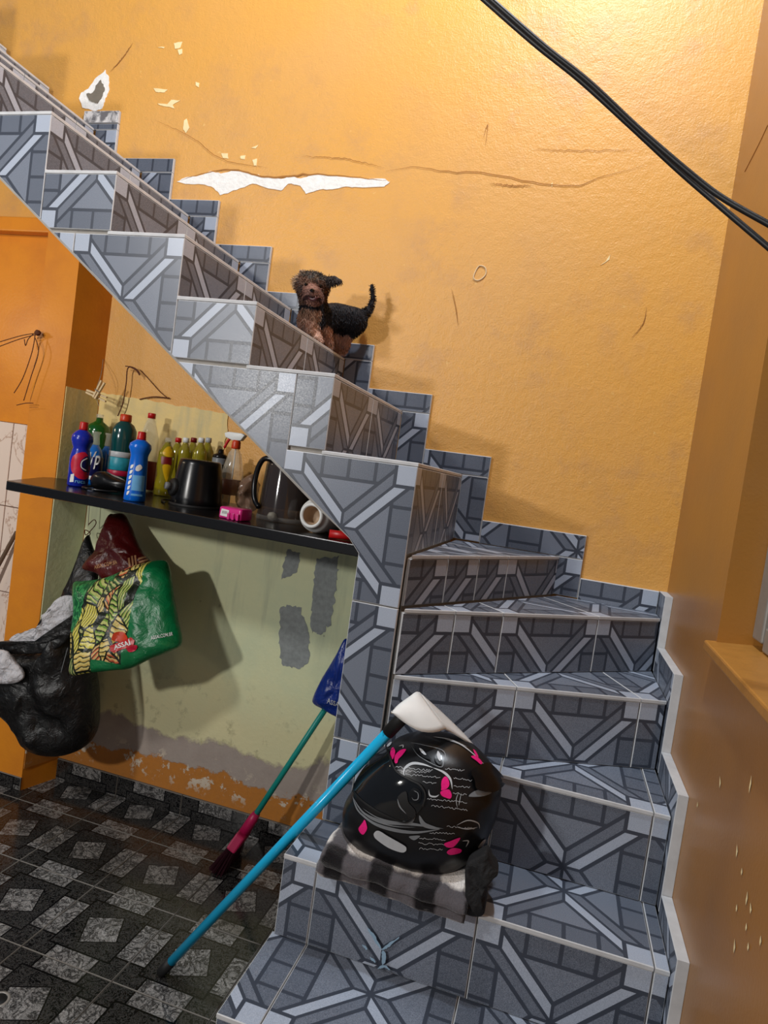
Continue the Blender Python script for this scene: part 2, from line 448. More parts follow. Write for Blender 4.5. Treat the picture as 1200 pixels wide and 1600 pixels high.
# grey roller strokes tried out on the lime plaster
M_STROKE = plain('grey_blue_paint_smear', (150, 156, 156), 0.7, var=0.22, scale=60)
def wall_patch(name, px, mat, y=YW, t=0.0025, jit=0.0, dens=10, parent=None, smooth=False):
    p = [on_y(a, b, y) for a, b in px]; out = []
    for i in range(len(p)):
        for k in range(dens):
            q = p[i].lerp(p[(i + 1) % len(p)], k / dens)
            if jit: q += V((noise.noise(q * 70) * jit, 0, noise.noise(q * 70 + V((5, 5, 5))) * jit + noise.noise(q * 220) * jit * 0.5))
            out.append((q.x, y - t, q.z))
    return obj(name, prism_bm(out, (0, t + 0.0005, 0)), mat, parent)
wall_patch('paint_smear', [(440, 945), (470, 950), (482, 985), (484, 1030), (470, 1045), (440, 1040), (436, 990)], M_STROKE, YW - 0.004, 0.0012, 0.012, parent=wall_back)
wall_patch('paint_smear', [(495, 875), (528, 870), (526, 920), (515, 975), (500, 992), (486, 985), (488, 930)], M_STROKE, YW - 0.004, 0.0012, 0.012, parent=wall_back)
wall_patch('paint_smear', [(448, 858), (470, 862), (465, 895), (440, 905)], M_STROKE, YW - 0.004, 0.0012, 0.01, parent=wall_back)
# long peeled strip with its crack line, the knocked-out hole and chips
strip = [(277, 284), (292, 277), (312, 275), (330, 268), (345, 271), (367, 267), (392, 271), (415, 277), (440, 280), (452, 276), (470, 279), (490, 273), (520, 275), (560, 279), (600, 279), (609, 285), (600, 292), (560, 293), (540, 292), (520, 296), (500, 297), (478, 303), (470, 290), (450, 288), (440, 298), (420, 294), (395, 287), (370, 297), (344, 305), (335, 294), (315, 288), (295, 288)]
wall_patch('peeled_plaster', strip, M_PEEL, YW, 0.002, 0.004, 4, wall_back)
def crack(px, wpx, name='crack'):
    p, f = stroke_px(px, wpx * 0.62, 60, True); p2 = []
    for i, (a, b) in enumerate(p):
        k = i // 2; p2.append((a, b + 2.2 * noise.noise(V((k * 0.45, a * 0.01, 0)))))
    bm = bmesh.new(); vv = [bm.verts.new(on_y(a, b, YW - 0.0028)) for a, b in p2]
    for q in f: bm.faces.new([vv[i] for i in q])
    bmesh.ops.recalc_face_normals(bm, faces=bm.faces)
    return obj(name, bm, M_CRACK, wall_back)
crack([(280, 282), (330, 268), (367, 265), (410, 276), (450, 276), (490, 272), (560, 278), (606, 282)], 4.5)
crack([(600, 268), (650, 261), (700, 268), (760, 270), (830, 284), (900, 290), (940, 276), (1020, 256)], 2.6)
crack([(830, 232), (900, 235), (1000, 234)], 1.6); crack([(470, 244), (540, 248), (600, 262)], 1.8)
crack([(172, 112), (190, 92), (208, 66)], 2.2); crack([(240, 186), (300, 215), (350, 250), (420, 262)], 1.6)
crack([(764, 286), (800, 290), (832, 290)], 3.2); crack([(985, 530), (1005, 505), (1010, 480)], 2)
crack([(705, 450), (712, 480), (716, 510)], 1.6); crack([(755, 215), (762, 195), (758, 230)], 1.5)
hole = [(165, 110), (170, 120), (171, 140), (165, 155), (160, 170), (148, 174), (130, 168), (124, 155), (128, 145), (140, 138), (150, 122)]
wall_patch('peeled_plaster', hole, M_PEEL, YW, 0.002, 0.006, 4, wall_back)
wall_patch('broken_hole', [(158, 125), (164, 138), (160, 150), (152, 162), (140, 158), (134, 148), (146, 145), (152, 132)], M_HOLE, YW - 0.002, 0.002, 0.008, 4, wall_back)
for ch in ([(288, 188), (292, 185), (296, 200), (291, 208), (286, 203)], [(240, 138), (262, 140), (258, 145), (244, 144)], [(246, 162), (262, 163), (268, 156), (282, 157), (270, 164), (273, 170), (262, 167), (250, 165)],
           [(346, 240), (356, 240), (357, 248), (349, 247)], [(376, 244), (384, 243), (383, 249), (376, 248)], [(395, 250), (402, 248), (401, 260), (397, 259)], [(272, 68), (285, 65), (282, 75), (274, 77)], [(247, 74), (258, 73), (256, 76)],
           [(306, 128), (312, 130), (311, 136), (306, 134)], [(278, 78), (285, 77), (285, 84), (280, 86)], [(393, 231), (404, 227), (400, 232)], [(860, 288), (864, 285), (863, 293)], [(946, 408), (954, 398), (952, 406), (938, 415)]):
    wall_patch('paint_chip', ch, M_MARK, YW, 0.0015, 0.002, 4, wall_back)
ring_ = [(740, 432), (748, 416), (758, 418), (759, 428), (752, 436), (744, 438)]
rb = bmesh.new(); rp = catmull([on_y(a, b, YW - 0.002) for a, b in ring_], 28); tube_bm(rp + [rp[0]], 0.0022, 6, rb); obj('putty_ring', rb, plain('pale_putty', (226, 200, 160), 0.8), wall_back)

# ---- right wall with a window recess
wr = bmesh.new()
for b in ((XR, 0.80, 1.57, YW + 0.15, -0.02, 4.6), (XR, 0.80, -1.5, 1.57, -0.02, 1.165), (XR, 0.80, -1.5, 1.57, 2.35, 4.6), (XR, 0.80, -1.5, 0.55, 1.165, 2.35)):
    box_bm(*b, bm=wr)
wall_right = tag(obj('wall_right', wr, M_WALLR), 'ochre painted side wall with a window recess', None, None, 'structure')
def right_chip(px, h, k):
    a = on_x(*px, XR - 0.0015); bm = bmesh.new()
    vv = [bm.verts.new(a + V((0, y_, z_))) for y_, z_ in ((0, 0), (0.004, h * 0.3), (0.003 + 0.004 * k, h), (-0.003, h * 0.6))]
    bm.faces.new(vv[::-1]); obj('paint_chip', bm, M_MARK, wall_right)
for px, h, k in (((1124, 1232), .02, 2), ((1170, 1240), .03, 0), ((1089, 1262), .012, 0), ((1150, 1340), .02, 1), ((1158, 1368), .012, 0), ((1165, 1415), .022, 0), ((1172, 1428), .014, 1), ((1150, 1425), .012, 0), ((1187, 1478), .014, 0), ((1146, 1490), .02, 1), ((1168, 1486), .012, 0), ((1165, 1455), .012, 0)): right_chip(px, h, k)
crack_r = bmesh.new(); tube_bm(catmull([on_x(a, b, XR) for a, b in ((1200, 195), (1186, 225), (1164, 268))], 12, False), 0.0018, 5, crack_r); obj('crack', crack_r, M_CRACK, wall_right)
# sill and window
sill_in = 0.56
sb = prism_bm([(XR - 0.022, 1.585, 1.168), (XR - 0.022, 0.50, 1.150), (sill_in, 0.50, 1.172), (sill_in, 1.575, 1.19)], (0, 0, 0.022), 0.004)
tag(obj('trim_1', sb, plain('ochre_window_sill', (172, 120, 54), 0.4, bumpy=0.3)), 'ochre painted window sill jutting from the side wall', None, None, 'structure')
win = empty('window_1', (0.47, 1.1, 1.2), 'grey metal framed window set in the side wall recess', None, None, 'structure')
wx = 0.444
obj('window_frame', box_bm(wx - 0.018, wx + 0.03, 1.505, 1.569, 1.215, 2.35, 0.004), M_GREYM, win)
obj('window_frame', box_bm(wx - 0.014, wx + 0.03, 0.55, 1.504, 1.200, 1.25, 0.004), M_GREYM, win)
for yy in (1.25, 0.98, 0.72): obj('window_bar', box_bm(wx - 0.01, wx + 0.01, yy - 0.012, yy + 0.012, 1.251, 2.35, 0.003), M_GREYM, win)
for zz in (1.55, 1.85, 2.12):
    for yy in (1.262, 0.992, 0.732): obj('window_bar', box_bm(wx - 0.008, wx + 0.008, yy + 0.002, min(yy + 0.244, 1.503), zz - 0.01, zz + 0.01, 0.002), M_GREYM, win)
M_PANE = plain('brown_frosted_pane', (110, 82, 58), 0.25, var=0.2, scale=20)
for yy in (1.262, 0.992, 0.732):
    for z0, z1 in ((1.252, 1.538), (1.562, 1.838), (1.862, 2.108), (2.132, 2.35)): obj('pane', box_bm(wx + 0.012, wx + 0.018, yy - 0.015, min(yy + 0.258, 1.504), z0, z1), M_PANE, win)

# ---- floor
floor = tag(obj('floor', box_bm(-4.2, XR, -3.0, YW, -0.10, -0.0065), M_FGROUT), 'black and white marble look tiled floor', None, None, 'structure')
GX, GY, SX, SY = -0.977, 1.499, 0.2995, 0.2975
def slab_tile(name, poly, frame, uvo, size, t, mats, parent, gap=0.0013, cham=0.0016):
    """one tile: polygon in (u,v) metres on frame (O,U,V,N); uvo = tile origin; size = tile side for the print"""
    O, U, W_, N = frame; bm = bmesh.new(); uvl = bm.loops.layers.uv.new('UVMap')
    n = len(poly); cx = sum(p[0] for p in poly) / n; cy = sum(p[1] for p in poly) / n
    def inset(d):
        out = []
        for i in range(n):
            a, b, c = V(poly[i - 1]), V(poly[i]), V(poly[(i + 1) % n])
            e1 = (b - a).normalized(); e2 = (c - b).normalized(); n1 = V((-e1.y, e1.x)); n2 = V((-e2.y, e2.x))
            k = 1 + n1.dot(n2); m_ = (n1 + n2) / max(k, 0.25); out.append(b + m_ * d)
        return out
    area = sum(poly[i - 1][0] * poly[i][1] - poly[i][0] * poly[i - 1][1] for i in range(n))
    if area < 0: poly = poly[::-1]
    if abs(area) < 2e-4: return None
    lay = [(inset(gap), 0.0), (inset(gap), t - cham), (inset(gap + cham), t)]
    rings = []
    for pl, h in lay: rings.append([(bm.verts.new(O + U * p.x + W_ * p.y + N * h), p) for p in pl])
    fs = []
    f = bm.faces.new([q[0] for q in rings[2]]); f.material_index = 0; fs.append((f, rings[2]))
    for li in (0, 1):
        a, b = rings[li], rings[li + 1]
        for k in range(n):
            f = bm.faces.new((a[k][0], a[(k + 1) % n][0], b[(k + 1) % n][0], b[k][0])); f.material_index = 1
            fs.append((f, a + b))
    f = bm.faces.new([q[0] for q in rings[0]][::-1]); f.material_index = 1; fs.append((f, rings[0]))
    for f, src in fs:
        mp = {id(q[0]): q[1] for q in src}
        for l in f.loops:
            p = next(pp for vv, pp in src if vv == l.vert); l[uvl].uv = ((p.x - uvo[0]) / size + 8, (p.y - uvo[1]) / size + 8)
    bmesh.ops.recalc_face_normals(bm, faces=bm.faces)
    return obj(name, bm, mats[:2], parent)
def clip(poly, a, b, c):
    """keep the part of a convex polygon with a*u + b*v <= c"""
    out = []
    for i in range(len(poly)):
        p, q = poly[i], poly[(i + 1) % len(poly)]; dp, dq = a * p[0] + b * p[1] - c, a * q[0] + b * q[1] - c
        if dp <= 0: out.append(p)
        if dp * dq < 0: t = dp / (dp - dq); out.append((p[0] + (q[0] - p[0]) * t, p[1] + (q[1] - p[1]) * t))
    return out
def rect(a, b, c, d): return [(a, c), (b, c), (b, d), (a, d)]
def clip_rect(poly, a, b, c, d):
    for k in ((-1, 0, -a), (1, 0, b), (0, -1, -c), (0, 1, d)): poly = clip(poly, *k) if len(poly) > 2 else poly
    return poly
XUP, YUP, ZUP = V((1, 0, 0)), V((0, 1, 0)), V((0, 0, 1))
FLOORF = (V((0, 0, -0.007)), XUP, YUP, ZUP)
for i in range(-7, 5):
    for j in range(-3, 3):
        x0, y0 = GX + i * SX, GY + j * SY
        pl = clip_rect(rect(x0, x0 + SX, y0, y0 + SY), -3.2, XR - 0.002, 0.4, YW - 0.001)
        if len(pl) < 3: continue
        if x0 > -0.50 and y0 > 0.9: continue     # hidden under the stair block
        slab_tile('floor_tile', pl, FLOORF, (x0, y0), SX, 0.007, [M_FLOOR, M_FGROUT], floor)
# skirting tiles of the alcove and the pillar
base = tag(obj('baseboard_back', box_bm(-1.90, -0.48, YW - 0.0035, YW - 0.0005, 0.0, 0.088), M_FGROUT), 'black marble tile skirting along the damp alcove wall', None, None, 'structure')
x = GX - 4 * SX
while x < -0.48:
    a, b = max(x, -1.895), min(x + SX, -0.482)
    if b - a > 0.03: slab_tile('skirting_tile', rect(a, b, 0.001, 0.09), (V((0, YW - 0.004, 0)), XUP, ZUP, -YUP), (x, -0.21), SX, 0.008, [M_FLOOR, M_FGROUT], base)
    x += SX
# ---- pillar left of the alcove
PX0, PX1, PY = -2.065, -1.905, 2.147
pillar = tag(obj('wall_pillar', prism_bm([(PX0 - 0.01, PY, -0.006), (PX1 - 0.012, PY, -0.006), (PX1 + 0.03, YW, -0.006), (PX0 - 0.01, YW, -0.006)], (0.0, 0, 2.25)), M_PILLAR), 'deep orange square pillar standing left of the shelf', None, None, 'structure')
obj('plaster_panel', prism_bm([(PX1 - 0.012 + 0.0015, PY + 0.003, 0.09), (PX1 + 0.03 - 0.004, YW - 0.008, 0.09), (PX1 + 0.03 - 0.004, YW - 0.008, 1.62), (PX1 - 0.012 + 0.0015, PY + 0.003, 1.625)], (0.003, 0, 0)), M_ALCOVE, pillar)
slab_tile('skirting_tile', rect(PX0 - 0.01, PX1 - 0.01, 0.0, 0.055), (V((0, PY, 0)), XUP, ZUP, -YUP), (-2.2, -0.2), SX, 0.006, [M_FLOOR, M_FGROUT], pillar)
obj('painted_panel', box_bm(-3.6, PX0 - 0.012, YW - 0.003, YW, 1.458, 2.244), M_PILLAR, wall_back)
# ---- cream tiles and beam on the wall beyond the pillar
base2 = tag(obj('trim_2', box_bm(-3.6, PX0 - 0.012, YW - 0.004, YW - 0.0005, 0.0, 1.457), plain('dark_tile_joint', (110, 80, 64), 0.9)), 'cream wall tiling beyond the orange pillar', None, None, 'structure')
jx = on_y(25, 662, YW).x; zt = [1.457, on_y(9, 790, YW).z, on_y(0, 922, YW).z]; zt += [zt[-1] - 0.33, zt[-1] - 0.66, 0.0]
for a, b in zip(zt, zt[1:]):
    for x0, x1 in ((jx, PX0 - 0.012), (jx - 0.33, jx), (jx - 0.66, jx - 0.33), (jx - 0.99, jx - 0.66)):
        if a - b > 0.02: slab_tile('wall_tile', rect(x0, x1, b, a), (V((0, YW - 0.004, 0)), XUP, ZUP, -YUP), (0, 0), 0.33, 0.008, [M_WTILE, M_WTILE], base2, 0.002)
tag(obj('trim_3', box_bm(-4.0, PX0 - 0.012, YW - 0.05, YW, 2.245, 2.305, 0.006), M_PILLAR), 'orange beam ledge meeting the pillar', None, None, 'structure')

# ================================================================== staircase
ZT = {0: 0.182, 1: 0.365, 2: 0.560, 3: 0.775, 4: 0.964, 5: 1.132, 6: 1.264, 7: 1.493, 8: 1.688, 9: 1.853, 10: 2.017, 11: 2.181, 12: 2.345, 13: 2.510, 14: 2.675, 15: 2.840, 16: 3.005, 17: 3.170}
XS = {7: -0.352, 8: -0.597, 9: -0.837, 10: -1.073, 11: -1.310, 12: -1.550, 13: -1.790, 14: -2.030, 15: -2.270, 16: -2.510, 17: -2.750, 18: -2.990, 19: -3.230}
XE = XR - 0.024          # treads and risers stop at the skirting of the side wall
YE = YW - 0.014
NX = -0.475              # left edge of the newel wall
stairs = empty('staircase', (-0.1, 1.4, 0), 'winding staircase clad in grey geometric patterned tiles', 'staircase')
T_ = 0.009
TM = [M_TILE, M_EDGE]
# plan of the winder block: for each step its riser line (a -> b) and the tread polygon behind it
PLAN = {
    0: ((-0.505, 0.885), (XE, 0.885), [(-0.505, 0.885), (XE, 0.885), (XE, 1.150), (-0.505, 1.150)]),
    1: ((-0.505, 1.140), (XE, 1.140), [(-0.505, 1.140), (XE, 1.140), (XE, 1.40), (-0.505, 1.40)]),
    2: ((-0.498, 1.386), (XE, 1.386), [(-0.498, 1.386), (XE, 1.386), (XE, 1.625), (-0.352, 1.625), (-0.352, YF), (-0.498, YF)]),
    3: ((-0.352, 1.602), (XE, 1.602), [(-0.352, 1.602), (XE, 1.602), (XE, 1.885), (-0.352, 1.612)]),
    4: ((-0.342, 1.580), (XE, 1.868), [(-0.342, 1.580), (XE, 1.868), (XE, 2.195), (-0.342, 1.59)]),
    5: ((-0.340, 1.576), (XE, 2.180), [(-0.340, 1.576), (XE, 2.180), (XE, YE), (0.020, YE), (-0.340, 1.59)]),
    6: ((-0.345, 1.600), (0.012, YE), [(-0.345, 1.600), (0.012, YE), (-0.345, YE)]),
}
# joints along each riser, measured from its left end (metres); each is where a printed tile starts
JT = {0: [0.09 - S_T, 0.09, 0.09 + S_T, 0.09 + 2 * S_T], 1: [0.09 - S_T, 0.09, 0.09 + S_T, 0.09 + 2 * S_T], 2: [0.083 - S_T, 0.083, 0.083 + 0.368, 0.083 + 0.368 + 0.353],
      3: [-0.055, 0.298, 0.651], 4: [-0.032, 0.321, 0.664], 5: [-0.19, 0.155, 0.308, 0.652], 6: [-0.05, 0.16, 0.305, 0.46]}
steps = {}
for k in range(7):
    a, b, tread = PLAN[k]; z1 = ZT[k]; z0 = ZT[k - 1] if k else 0.0
    U = (V((b[0], b[1], 0)) - V((a[0], a[1], 0))); L = U.length; U.normalize(); N = U.cross(ZUP)
    # cement core under the tread, set back behind the riser tiles
    back = -N * 0.012
    core = [(V((p[0], p[1], 0)) + (back if i in (0, 1) else V())) for i, p in enumerate(tread)]
    core = [(max(p.x, -0.505 + 0.004), min(p.y, YE - 0.001), 0.0) for p in core]
    st = obj('step', prism_bm(core, (0, 0, z1 - T_)), M_CORE, stairs); steps[k] = st
    # riser tiles
    js = JT[k]; fr = (V((a[0], a[1], 0)) - N * 0.0125, U, ZUP, N)
    for i, j in enumerate(js):
        e = js[i + 1] if i + 1 < len(js) else L + 1
        p0, p1 = max(j, 0), min(e, L)
        if p1 - p0 < 0.012: continue
        org = (j if (k, i) not in ((5, 0), (6, 0), (6, 1), (6, 2), (2, 0), (0, 0), (1, 0)) else e - S_T, z1 - 0.006 - S_T)
        slab_tile('riser_tile', rect(p0, p1, z0 + 0.0005, z1 - T_ - 0.0005), fr, org, S_T, T_, TM, st)
    # tread tiles: cut along the same joints, print starting at the nosing
    UP = ZUP.cross(U); frt = (V((a[0], a[1], z1 - T_)), U, UP, ZUP)
    loc = [((V((p[0], p[1], 0)) - V((a[0], a[1], 0))).dot(U), (V((p[0], p[1], 0)) - V((a[0], a[1], 0))).dot(UP)) for p in tread]
    parts = [loc]
    if k == 2: parts = [rect(0, 0.146, 0, 0.184), rect(0.146, L, 0, 0.239)]
    for i, j in enumerate(js):
        e = js[i + 1] if i + 1 < len(js) else L + 1
        for pl in parts:
            pl = clip_rect(pl, j, e, -1, 2)
            if len(pl) > 2: slab_tile('tread_tile', pl, frt, (j, 0.0 if k < 6 else 0.1), S_T, T_, TM, st)
# straight flight
def soffit(x): return 1.255 + 0.7245 * (-0.466 - x)
SWB = {}  # wall skirting tops: step -> (right end x, top z)
for k in range(7, 18):
    x1, x0 = XS[k], XS[k + 1]; z1 = ZT[k]; z0 = ZT[k - 1]; yf = YF + 0.0105
    if k == 7: prof = [(x1 - 0.0105, 0.0), (x1 - 0.0105, z1 - T_), (x0 - 0.0105, z1 - T_), (x0 - 0.0105, soffit(x0)), (NX, soffit(NX)), (NX, 0.0)]
    else: prof = [(x1 - 0.0105, soffit(x1)), (x1 - 0.0105, z1 - T_), (x0 - 0.0105, z1 - T_), (x0 - 0.0105, soffit(x0))]
    st = obj('step', prism_bm([(a, yf, b) for a, b in prof], (0, YE - 0.001 - yf, 0)), M_CORE, stairs); steps[k] = st
    fr = (V((x1 - 0.0105, 0, 0)), YUP, ZUP, XUP)
    for y0 in (YF, YF + S_T, YF + 2 * S_T):
        y1 = min(y0 + S_T, YE)
        if y1 - y0 > 0.02: slab_tile('riser_tile', rect(y0, y1, z0 + 0.0005, z1 - T_ - 0.0005), fr, (y0, z1 - 0.004 - S_T), S_T, T_ + 0.0005, TM, st)
    frt = (V((0, 0, z1 - T_)), XUP, YUP, ZUP)
    for y0 in (YF - 0.001, YF + S_T, YF + 2 * S_T):
        y1 = min(y0 + S_T + (0.001 if y0 < YF else 0), YE)
        if y1 - y0 > 0.02: slab_tile('tread_tile', rect(x0 - 0.010, x1, y0, y1), frt, (x1 - S_T, y0), S_T, T_, TM, st)
# face tiles, cut to the soffit line
FF = (V((0, YF + 0.0105, 0)), XUP, ZUP, -YUP)
def face(k, x0, x1, z0, z1, uvo, name='face_tile'):
    pl = rect(x0, x1, z0, z1)
    pl = clip(pl, -0.7245, -1.0, -(1.255 + 0.7245 * -0.466)) if k > 6.5 else pl      # above the soffit
    if len(pl) > 2: slab_tile(name, pl, FF, uvo, S_T, 0.0105, TM, steps[int(k)])
# newel column
z7 = ZT[7] - T_; xa = XS[7]
pl = clip(rect(xa - S_T, xa, z7 - S_T, z7), -0.7245, -1.0, -(1.255 + 0.7245 * -0.466))
pl = [p for p in pl if p[0] > NX + 0.001] 
big = [(xa, z7), (xa - S_T, z7), (xa - S_T, soffit(xa - S_T)), (NX - 0.03, soffit(NX - 0.03)), (NX, soffit(NX) - 0.012), (NX, z7 - S_T), (xa, z7 - S_T)]
slab_tile('face_tile', big[::-1], FF, (xa - S_T, z7 - S_T), S_T, 0.0105, TM, steps[7])
slab_tile('face_tile', rect(NX, xa, z7 - 2 * S_T, z7 - S_T), FF, (xa - S_T, z7 - 2 * S_T), S_T, 0.0105, TM, steps[7])
slab_tile('face_tile', rect(NX, xa - 0.052, ZT[2], z7 - 2 * S_T), FF, (xa - 0.052 - S_T, z7 - 3 * S_T), S_T, 0.0105, TM, steps[7])
slab_tile('face_tile', rect(xa - 0.052, xa, ZT[2], z7 - 2 * S_T), FF, (xa - 0.052, z7 - 3 * S_T - 0.1), S_T, 0.0105, TM, steps[7])
for k in range(8, 18):
    zt_, xr_ = ZT[k] - T_, XS[k]
    if k == 8:
        face(8, xr_ - 0.103, xr_, ZT[7], zt_, (xr_ - 0.103, ZT[7]))
        face(8, xr_ - 0.103 - S_T, xr_ - 0.103, zt_ - S_T, zt_, (xr_ - 0.103 - S_T, zt_ - S_T))
    elif k % 2 == 1:
        face(k, XS[k + 1], xr_, ZT[k - 1], zt_, (XS[k + 1], ZT[k - 1]))
    else:
        xl = XS[k + 1] - (XS[k + 1] - XS[k + 2] if k < 17 else 0)*0.45
        face(k, xr_ - S_T, xr_, zt_ - S_T, zt_, (xr_ - S_T, zt_ - S_T))
        if k < 17:  # sliver below the previous odd step's tile, down to the soffit
            face(k, XS[k + 2] , xr_ - S_T, ZT[k] - S_T, ZT[k] - T_, (xr_ - 2 * S_T, zt_ - S_T))
# left end of the lower steps
for k in (0, 1, 2):
    a, b, tread = PLAN[k]; y1 = 1.14 if k == 0 else (1.386 if k == 1 else YF)
    slab_tile('end_tile', rect(-y1, -a[1] - 0.013, 0.0, ZT[k] - T_), (V((a[0] + 0.0045, 0, 0)), -YUP, ZUP, -XUP), (-y1, ZT[k] - S_T), S_T, 0.0045, TM, steps[k])
# skirting along the side wall
def side_skirt(k, y0, y1, z0, z1, o):
    slab_tile('skirting_tile', rect(-y1, -y0, z0, z1), (V((XR - 0.0005, 0, 0)), -YUP, ZUP, -XUP), o, S_T, 0.0225, [M_TILE, M_EDGE, 0], steps[k], 0.0006, 0.0015)
side_skirt(5, 2.172, YW - 0.0005, 0.966, 1.204, (-2.29, 0.98))
side_skirt(4, 1.843, 2.171, 0.777, 1.045, (-2.17, 0.70))
side_skirt(3, 1.580, 1.842, 0.562, 0.838, (-1.84, 0.60))
side_skirt(2, 1.362, 1.579, 0.367, 0.605, (-1.60, 0.35))
side_skirt(1, 1.105, 1.361, 0.184, 0.430, (-1.40, 0.15))
# skirting along the back wall: (step, right end, top, left end, bottom)
BS = [(5, XR - 0.024, 1.203, 0.087, 1.120), (6, 0.087, 1.346, -0.263, 1.135), (7, -0.263, 1.566, -0.50, 1.268), (8, -0.50, 1.757, -0.737, 1.50), (9, -0.737, 1.912, -0.962, 1.69),
      (10, -0.962, 2.078, -1.19, 1.86), (11, -1.19, 2.244, -1.434, 2.02), (12, -1.434, 2.409, -1.654, 2.19), (13, -1.654, 2.565, -1.90, 2.35), (14, -1.93, 2.70, -2.18, 2.52)]
for k, xr_, zt_, xl, zb in BS:
    xj = (xl if k == 5 else (0.0 if k == 6 else XS[k] - 0.004))
    fr = (V((0, YW - 0.0005, 0)), XUP, ZUP, -YUP)
    zj = ZT[k] + 0.0005
    mats3 = [M_TILE, M_EDGE, 0]
    if k == 5: slab_tile('skirting_tile', rect(xl, xr_, zb, zt_), fr, (xr_ - S_T, zt_ - S_T), S_T, 0.0125, mats3, steps[5], 0.0006, 0.002)
    else:
        slab_tile('skirting_tile', rect(xl, xr_, zj, zt_), fr, (xr_ - (0.20 if k == 6 else 0.27), zt_ - S_T + (0.12 if k == 6 else 0.0)), S_T, 0.0125, mats3, steps[k], 0.0006, 0.002)
        slab_tile('skirting_tile', rect(xj, xr_, zb, zj), fr, (xr_ - S_T, zj - S_T + (0.10 if k % 2 else 0)), S_T, 0.0125, mats3, steps[k], 0.0006, 0.002)
slab_tile('marble_scrap', rect(-2.10, -1.93, 2.702, 2.752), (V((0, YW - 0.0005, 0)), XUP, ZUP, -YUP), (0, 0), 1, 0.0125, [M_MARBLE, M_EDGE], steps[14])

# ================================================================== shelf and what stands on it
def glassy(name, rgb, alpha, rough=0.08):
    def f(put): put(Base_Color=s2l(rgb), Roughness=rough, Alpha=alpha, Specular_IOR_Level=0.8)
    return material(name, f)
G_CLEAR = glassy('thin_clear_plastic', (225, 222, 205), 0.30)
G_SMOKE = glassy('smoky_jar_plastic', (58, 50, 48), 0.72)
G_YEL = glassy('yellow_detergent', (150, 138, 24), 0.74)
G_BLUE = glassy('blue_cleaner_liquid', (20, 110, 200), 0.9)
G_TEAL = glassy('deep_teal_bottle', (6, 66, 66), 0.96, 0.15)
G_GREEN = glassy('green_bottle_shoulder', (10, 84, 22), 0.95, 0.15)
M_BLUE1 = plain('royal_blue_plastic', (24, 44, 170), 0.25, var=0.03)
M_BLUE2 = plain('bright_blue_plastic', (8, 104, 214), 0.25, var=0.03)
M_NAVY = plain('navy_label', (20, 24, 84), 0.4)
M_LRED = plain('red_label', (206, 24, 60), 0.4, var=0.2, scale=90)
M_LTEAL = plain('teal_label', (40, 150, 170), 0.4, var=0.2, scale=90)
M_LMAG = plain('magenta_band', (176, 20, 60), 0.4)
M_LBLUE = plain('pale_blue_label', (110, 182, 236), 0.4)
M_MAROON = plain('dark_red_label', (120, 16, 18), 0.4)
M_LYEL = plain('yellow_label', (222, 176, 18), 0.4)
M_PINK = plain('hot_pink_plastic', (214, 38, 132), 0.3)
M_BUTTER = plain('pink_butterfly_print', (240, 30, 130), 0.35, var=0.15, scale=300)
M_GREY = plain('grey_print', (120, 124, 128), 0.4)
M_LGREY = plain('pale_grey_print', (186, 190, 194), 0.4)
ZS = 1.266
yl, yr = 1.752, 1.606
shelf = tag(obj('shelf', prism_bm([(-1.752, yl, ZS - 0.031), (-0.478, yr, ZS - 0.031), (-0.478, YW - 0.005, ZS - 0.031), (-1.874, YW - 0.005, ZS - 0.031), (-1.905, PY - 0.002, ZS - 0.031), (-1.93, PY - 0.002, ZS - 0.031), (-1.93, PY - 0.05, ZS - 0.031)], (0, 0, 0.031), 0.003), M_SHELF),
            'long black granite shelf under the stairs', 'shelf')
def spot(px, py, y):
    p = on_y(px, py, y); return V((p.x, y, ZS + 0.0005))
def top_z(px, py, y): return on_y(px, py, y).z
def bottle(name, label, base, prof, mat, capprof=None, capmat=None, group=None, seg=28):
    r = empty(name, base, label, 'bottle', group)
    b = obj('body', lathe_bm(prof, seg, base), mat, r, True)
    if capprof: obj('cap', lathe_bm(capprof, 18, base), capmat, r, True)
    return r, b
def band(name, root, base, r, z0, z1, mat, seg=28): return obj(name, lathe_bm([(r - 0.001, z0), (r, z0 + 0.001), (r, z1 - 0.001), (r - 0.001, z1)], seg, base, cap=False), mat, root, True)
# 1 royal blue cleaner bottle
b = spot(121, 757, 1.946); h = 0.205
r1, body = bottle('cleaner_bottle', 'royal blue bottle with ball shoulder, red cap and red label', b,
    [(0.030, 0), (0.034, 0.004), (0.034, 0.10), (0.029, 0.125), (0.027, 0.135), (0.031, 0.145), (0.036, 0.162), (0.034, 0.178), (0.024, 0.191), (0.013, 0.198), (0.013, 0.2)], M_BLUE1, [(0.0145, 0.197), (0.0145, 0.203), (0.0135, 0.224), (0.012, 0.226), (0, 0.226)], M_RED)
bv = bvh_of(body)
conform('label', *patch_px([(116, 711), (133, 707), (139, 722), (137, 746), (124, 748), (113, 738), (111, 724)], 4), bv, M_LRED, r1, 0.0008)
conform('emblem', *patch_px([(128, 718), (138, 714), (140, 735), (131, 737), (125, 728)], 3), bv, M_NAVY, r1, 0.0014)
conform('emblem_ring', *stroke_px([(136, 716), (128, 721), (127, 730), (134, 735)], 1.6, 14), bv, M_WHITE, r1, 0.002)
conform('barcode', *patch_px([(111, 741), (116, 740), (115, 753), (109, 753)], 3, smooth=False), bv, M_WHITE, r1, 0.0012)
conform('lettering', *text_px('ruca', (117, 754), (16, 2), (0.6, -5), bold=0.01), bv, M_LBLUE, r1, 0.0012)
